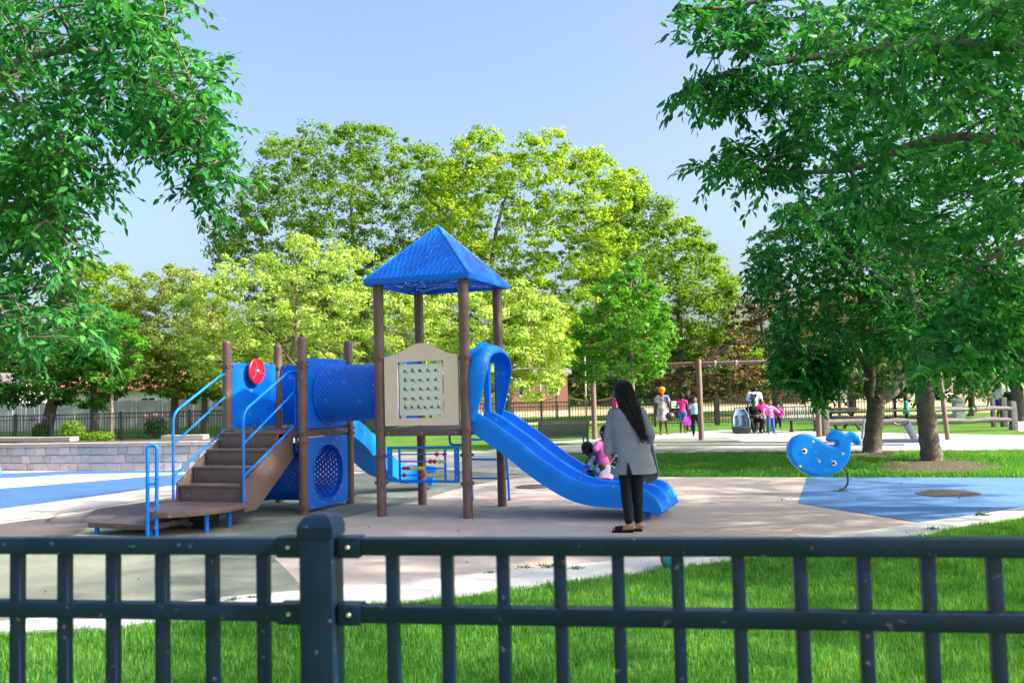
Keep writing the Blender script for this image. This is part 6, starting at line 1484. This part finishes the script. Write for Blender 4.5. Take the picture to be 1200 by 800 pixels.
mb.loft([[c + (p2 - c) * t + V3((.062 + .075 * t) * math.cos(a) * (1 + .08 * t * math.sin(6 * a)), (.055 + .075 * t) * math.sin(a) * (1 + .08 * t * math.sin(6 * a)), .012 * math.sin(3 * a) * t) for a in [2 * PI * i / 30 for i in range(30)]] for t in (0, .3, .6, .85, 1)])
sk = mb.build('skirt', PINKW, G_, 60); mb = MB(); mb.tube([c + (p2 - c) * 1.0 + V3(.139 * math.cos(a) * (1 + .08 * math.sin(6 * a)), .132 * math.sin(a) * (1 + .08 * math.sin(6 * a)), .012 * math.sin(3 * a)) for a in [2 * PI * i / 30 for i in range(31)]], .008, 6, False); mb.build('hem_trim', mat('magenta_cotton', (.72, .02, .30), .8), sk)
mb = MB(); mb.tube([c + V3(.066 * math.cos(a), .06 * math.sin(a), 0) for a in [2 * PI * i / 20 for i in range(21)]], .014, 6, False); mb.build('waistband', mat('magenta_cotton', (.72, .02, .30), .8), sk)
gf.hair(HAIRB, G_, 'tail'); mb = MB(); h0 = gf.J['head']
for k in range(7): mb.capsule(h0 + V3(.02 + .012 * k, -.05, -.02), h0 + V3(.045 + .008 * k, -.045 - .008 * (k % 3), -.20), .013, .011)
mb.capsule(h0 + V3(.05, .0, .12), h0 + V3(.075, -.02, -.1), .05, .04); blob('braids', mb, HAIRB, G_, .008, 1)
for a, b_ in ((-.06, .01), (.0, -.06)):
    mb = MB(); mb.ell(h0 + V3(a, -.07, b_), (.018, .014, .018)); mb.build('hair_bobble', mat('magenta_cotton', (.72, .02, .30), .8), G_)
gf.shoes(mat('dark_shoe', (.02, .02, .025), .6), G_)

# people further back
def at(px, py, zoff=.012): g_ = gp(px, py); return Vector((g_.x, g_.y, zoff))
def face_to(dx, dy): return math.atan2(dy, dx) - PI / 2
VX = .011
# adult in patterned dress with orange hair
A = person(at(777.5, 510), face_to(.35, .95), 'adult with orange hair in a blue and yellow print dress')
f1 = Fig(1.62, 1, .98, elR=(.24, .0, 1.02), wrR=(.20, .16, .86), knR=(.09, .02, .46), anR=(.12, .06, .085), toR=(.14, .22, .03)); f1.body(SKD, A, VX, .8)
f1.hair(mat('orange_hair', (.80, .24, .02), .6, .15, 20, bump=.5), A, 'afro', VX)
DR = mat('yellow_blue_print_dress', (.03, .08, .45), .8, .1, 3.5, col2=(.72, .56, .20), detail=2, speck=(7, (.75, .70, .5), .6))
J = f1.J; mb = MB(); f1.torso(mb, .016)
mb.loft([[V3((.15 + .10 * t) * math.cos(a) * (1 + .05 * t * math.sin(7 * a)), (.12 + .09 * t) * math.sin(a) * (1 + .05 * t * math.sin(7 * a)), 1.12 - .62 * t) for a in [2 * PI * i / 24 for i in range(24)]] for t in (0, .3, .6, 1)])
for S in 'LR': mb.capsule(J['sh' + S], J['sh' + S].lerp(J['el' + S], .45), .07, .075)
blob('dress', mb, DR, A, VX, 2); f1.shoes(mat('brown_sandal', (.12, .06, .04), .7), A, VX)
bg_ = empty('handbag', A.location + V3(.21, -.12, .50), 0, 'round black handbag hanging at the side of the adult in the patterned dress', 'bag')
b = MB(); b.ell((0, 0, .12), (.19, .11, .17)); b.build('bag_body', mat('black_leather', (.012, .012, .014), .4, .2, 20, bump=.4), bg_); b = MB(); b.tube([(-.1, 0, .24), (-.06, -.02, .42), (-.03, -.03, .62), (.04, -.02, .42), (.1, 0, .24)], .012, 6); b.build('strap', BLACK, bg_)
# girl in pink top and denim shorts
A = person(at(800.5, 508), face_to(.45, .9), 'girl in pink sleeveless top and denim shorts beside the notice board')
f1 = Fig(1.40, 1.08, .95, elR=(.2, .05, .93), wrR=(.14, .20, .98), elL=(-.2, 0, .93), wrL=(-.19, .1, .76)); f1.body(SKD, A, VX); f1.hair(HAIRB, A, 'puff', VX)
f1.top(mat('hot_pink_cotton', (.78, .04, .26), .8), A, 'none', .02, .013, VX); f1.trousers(mat('denim', (.05, .13, .32), .85, .3, 12), A, .38, .014, VX, 'shorts'); f1.shoes(mat('brown_sandal', (.12, .06, .04), .7), A, VX)
# child in pale blue shirt
A = person(at(815.5, 511), face_to(-.15, -1), 'child in pale blue shirt and black trousers beside the swing post')
f1 = Fig(1.28, 1.1, 1.0, shL=(-.135, 0, 1.02), elL=(-.19, .0, .84), wrL=(-.12, .12, .72), shR=(.135, 0, 1.02), elR=(.23, .02, .88), wrR=(.17, .10, 1.02), knL=(-.12, .02, .36), anL=(-.20, -.08, .07), toL=(-.24, .05, .025)); f1.body(SKM, A, VX); f1.hair(HAIRB, A, 'puff', VX)
f1.top(mat('pale_blue_cotton', (.33, .55, .70), .8), A, 'short', .03, .014, VX); f1.trousers(LEG, A, 1, .014, VX); f1.shoes(mat('navy_shoe', (.02, .03, .07), .6), A, VX, mat('white_sole', (.7, .7, .7), .6))
bg_ = empty('tote_bag', A.location + V3(-.27, 0, .36), 0, 'magenta bag carried beside the child in the pale blue shirt', 'bag')
b = MB(); b.loft([[(-.11, -.04, 0), (.11, -.04, 0), (.11, .04, 0), (-.11, .04, 0)], [(-.13, -.05, .14), (.13, -.05, .14), (.13, .05, .14), (-.13, .05, .14)], [(-.09, -.02, .27), (.09, -.02, .27), (.09, .02, .27), (-.09, .02, .27)]]); b.build('bag_body', mat('magenta_fabric', (.62, .04, .62), .7), bg_, 50, .01); b = MB(); b.tube([(-.06, 0, .26), (0, 0, .40), (.06, 0, .26)], .01, 6); b.build('strap', mat('magenta_fabric', (.62, .04, .62), .7), bg_)
# person with a phone behind the girl
A = person(at(808, 505.5), face_to(-.6, -.8), 'adult in dark clothes half hidden behind the girl in pink'); f1 = Fig(1.5, 1, 1.0, elL=(-.2, .05, .95), wrL=(-.1, .22, 1.02)); f1.body(SKD, A, VX); f1.hair(HAIRB, A, 'short', VX); f1.top(mat('dark_jacket', (.02, .02, .025), .8), A, 'long', .02, .015, VX); f1.trousers(mat('grey_trousers', (.10, .10, .11), .8), A, 1, .012, VX); f1.shoes(mat('dark_shoe', (.02, .02, .025), .6), A, VX)
# seated man
sg2 = gp(886, 507.5); A = person(Vector((sg2.x, sg2.y + .22, .012)), face_to(0, -1), 'man in black shirt and trousers sitting on the bench with hands together')
f1 = Fig(1.75, 1, 1.12, pelvis=(0, -.05, .54), waist=(0, -.05, .68), chest=(0, .0, .90), neck=(0, .04, 1.08), head=(0, .09, 1.25), shL=(-.22, .0, 1.03), shR=(.22, .0, 1.03), elL=(-.29, .10, .78), elR=(.29, .10, .78), wrL=(-.10, .30, .70), wrR=(.10, .30, .70), haL=(0, .36, .68), haR=(0, .36, .70),
    hipL=(-.10, -.02, .52), hipR=(.10, -.02, .52), knL=(-.22, .42, .52), knR=(.24, .42, .52), anL=(-.12, .40, .09), anR=(.12, .42, .09), toL=(-.14, .58, .03), toR=(.14, .6, .03), face=(0, .95, -.3))
A.scale = (.9, .9, .82); f1.body(SKD, A, VX, 1); f1.hair(HAIRB, A, 'short', VX); f1.top(mat('black_shirt', (.010, .010, .012), .8), A, 'short', 0, .02, VX); f1.trousers(mat('black_shirt', (.010, .010, .012), .8), A, 1, .02, VX); f1.shoes(mat('navy_shoe', (.02, .03, .07), .6), A, VX)
# standing person in numbered jersey
jg = dp(886, 505, 28.9); jersey_root = person(Vector((dp(884, 470, 33.6).x, 33.6, 0)), face_to(.35, .95), 'person in white jersey with dark number 27 on the back behind the seated man')
A = jersey_root
f1 = Fig(1.60, 1, 1.1, head=(.02, .30, 1.42), neck=(0, .16, 1.36), chest=(0, .04, 1.20), shL=(-.19, .08, 1.30), shR=(.19, .08, 1.30)); f1.body(SKD, A, VX); f1.hair(HAIRB, A, 'short', VX); JER = mat('white_jersey', (.62, .66, .78), .8, .04)
f1.top(JER, A, 'short', .05, .03, VX, 'jersey', .02); f1.trousers(mat('grey_trousers', (.10, .10, .11), .8), A, 1, .015, VX); f1.shoes(mat('dark_shoe', (.02, .02, .025), .6), A, VX)
cu = bpy.data.curves.new('number', 'FONT'); cu.body = '27'; cu.size = .27; cu.extrude = .035; cu.offset = .006; cu.align_x = 'CENTER'; cu.shear = .15
t_ = bpy.data.objects.new('tmp', cu); COL.objects.link(t_); me = bpy.data.meshes.new_from_object(t_.evaluated_get(bpy.context.evaluated_depsgraph_get())); bpy.data.objects.remove(t_)
o = link('jersey_number', me, mat('navy_print', (.02, .03, .12), .7), A, None); o.rotation_euler = (PI / 2 - .1, 0, 0); o.location = (-.03, -.115, 1.13)
# toddler in pink plaid
A = person(at(903.5, 509.5), face_to(.1, -1), 'small child in pink plaid shirt and blue jeans standing in front of the bench')
f1 = Fig(1.13, 1.2, 1.0, shL=(-.115, 0, .87), elL=(-.22, .02, .78), wrL=(-.30, .04, .72), shR=(.115, 0, .87), elR=(.21, .0, .80), wrR=(.24, .02, .68), knL=(-.08, .02, .31), anL=(-.12, .0, .055), toL=(-.16, .12, .02), face=(.5, .85, 0)); f1.body(SKM, A, VX); f1.hair(HAIRB, A, 'puff', VX)
f1.top(mat('pink_plaid', (.70, .03, .30), .8, .1, 14, col2=(.80, .30, .55), detail=2, speck=(10, (.85, .75, .82), .6)), A, 'long', .04, .016, VX); f1.trousers(mat('blue_jeans', (.035, .12, .34), .85, .3, 10), A, 1, .012, VX); f1.shoes(mat('white_shoe', (.7, .66, .58), .6), A, VX)
# child behind in magenta
A = person(at(897, 507.5) + V3(0, .35, 0), face_to(.2, -1), 'child in magenta sleeve half hidden behind the small child in pink plaid'); f1 = Fig(1.15, 1.15, 1.0, elR=(.2, .05, .80), wrR=(.12, .15, .9)); f1.body(SKM, A, VX); f1.hair(mat('brown_hair', (.06, .03, .02), .6), A, 'short', VX); f1.top(mat('magenta_shirt', (.66, .02, .28), .8), A, 'long', .02, .014, VX); f1.trousers(mat('tan_trousers', (.3, .22, .15), .85), A, 1, .012, VX); f1.shoes(mat('dark_shoe', (.02, .02, .025), .6), A, VX)
A = person(at(918, 508) + V3(0, .5, 0), face_to(-.4, -1), 'child with magenta sleeve sitting close to the small child on the bench'); f1 = Fig(1.1, 1.15, 1.0, pelvis=(0, 0, .5), waist=(0, 0, .58), chest=(0, 0, .68), neck=(0, 0, .77), head=(0, .02, .88), shL=(-.115, 0, .74), shR=(.115, 0, .74), elL=(-.18, .05, .62), elR=(.2, .05, .62), wrL=(-.12, .16, .56), wrR=(.12, .16, .56), hipL=(-.06, 0, .48), hipR=(.06, 0, .48), knL=(-.08, .25, .48), knR=(.08, .25, .48), anL=(-.08, .25, .2), anR=(.08, .25, .2), toL=(-.08, .36, .17), toR=(.08, .36, .17)); f1.body(SKM, A, VX); f1.hair(HAIRB, A, 'short', VX); f1.top(mat('magenta_shirt', (.66, .02, .28), .8), A, 'long', 0, .014, VX); f1.trousers(LEG, A, 1, .012, VX); f1.shoes(mat('dark_shoe', (.02, .02, .025), .6), A, VX)
# person in pink mostly hidden behind the woman's head
A = person(at(722, 506), face_to(1, .2), 'person in a pink top mostly hidden behind the head of the long haired woman'); f1 = Fig(1.5, 1.0, 1.0); f1.body(SKM, A, VX); f1.hair(HAIRB, A, 'short', VX); f1.top(mat('hot_pink_cotton', (.78, .04, .26), .8), A, 'short', .02, .013, VX); f1.trousers(mat('grey_trousers', (.10, .10, .11), .8), A, 1, .012, VX); f1.shoes(mat('dark_shoe', (.02, .02, .025), .6), A, VX)
# small figure in teal by the rail fence
A = person(at(1063, 500), face_to(1, -.3), 'small distant figure in teal clothes beyond the rail fence'); f1 = Fig(1.1, 1.15, 1.1); f1.body(SKM, A, .014); f1.hair(HAIRB, A, 'short', .014); f1.top(mat('teal_cotton', (.03, .28, .30), .8), A, 'long', .12, .02, .014, 'coat', .05); f1.trousers(LEG, A, 1, .012, .014); f1.shoes(mat('dark_shoe', (.02, .02, .025), .6), A, .014)
A = person(at(1172, 494), face_to(1, .2), 'distant person in a white top and blue shorts beside the litter bin'); f1 = Fig(1.5, 1.0, 1.1); f1.body(SKM, A, .014); f1.hair(HAIRB, A, 'short', .014); f1.top(mat('white_cotton', (.7, .7, .7), .8), A, 'short', .02, .015, .014); f1.trousers(mat('royal_blue_shorts', (.02, .05, .45), .8), A, .4, .02, .014, 'shorts'); f1.shoes(mat('dark_shoe', (.02, .02, .025), .6), A, .014)
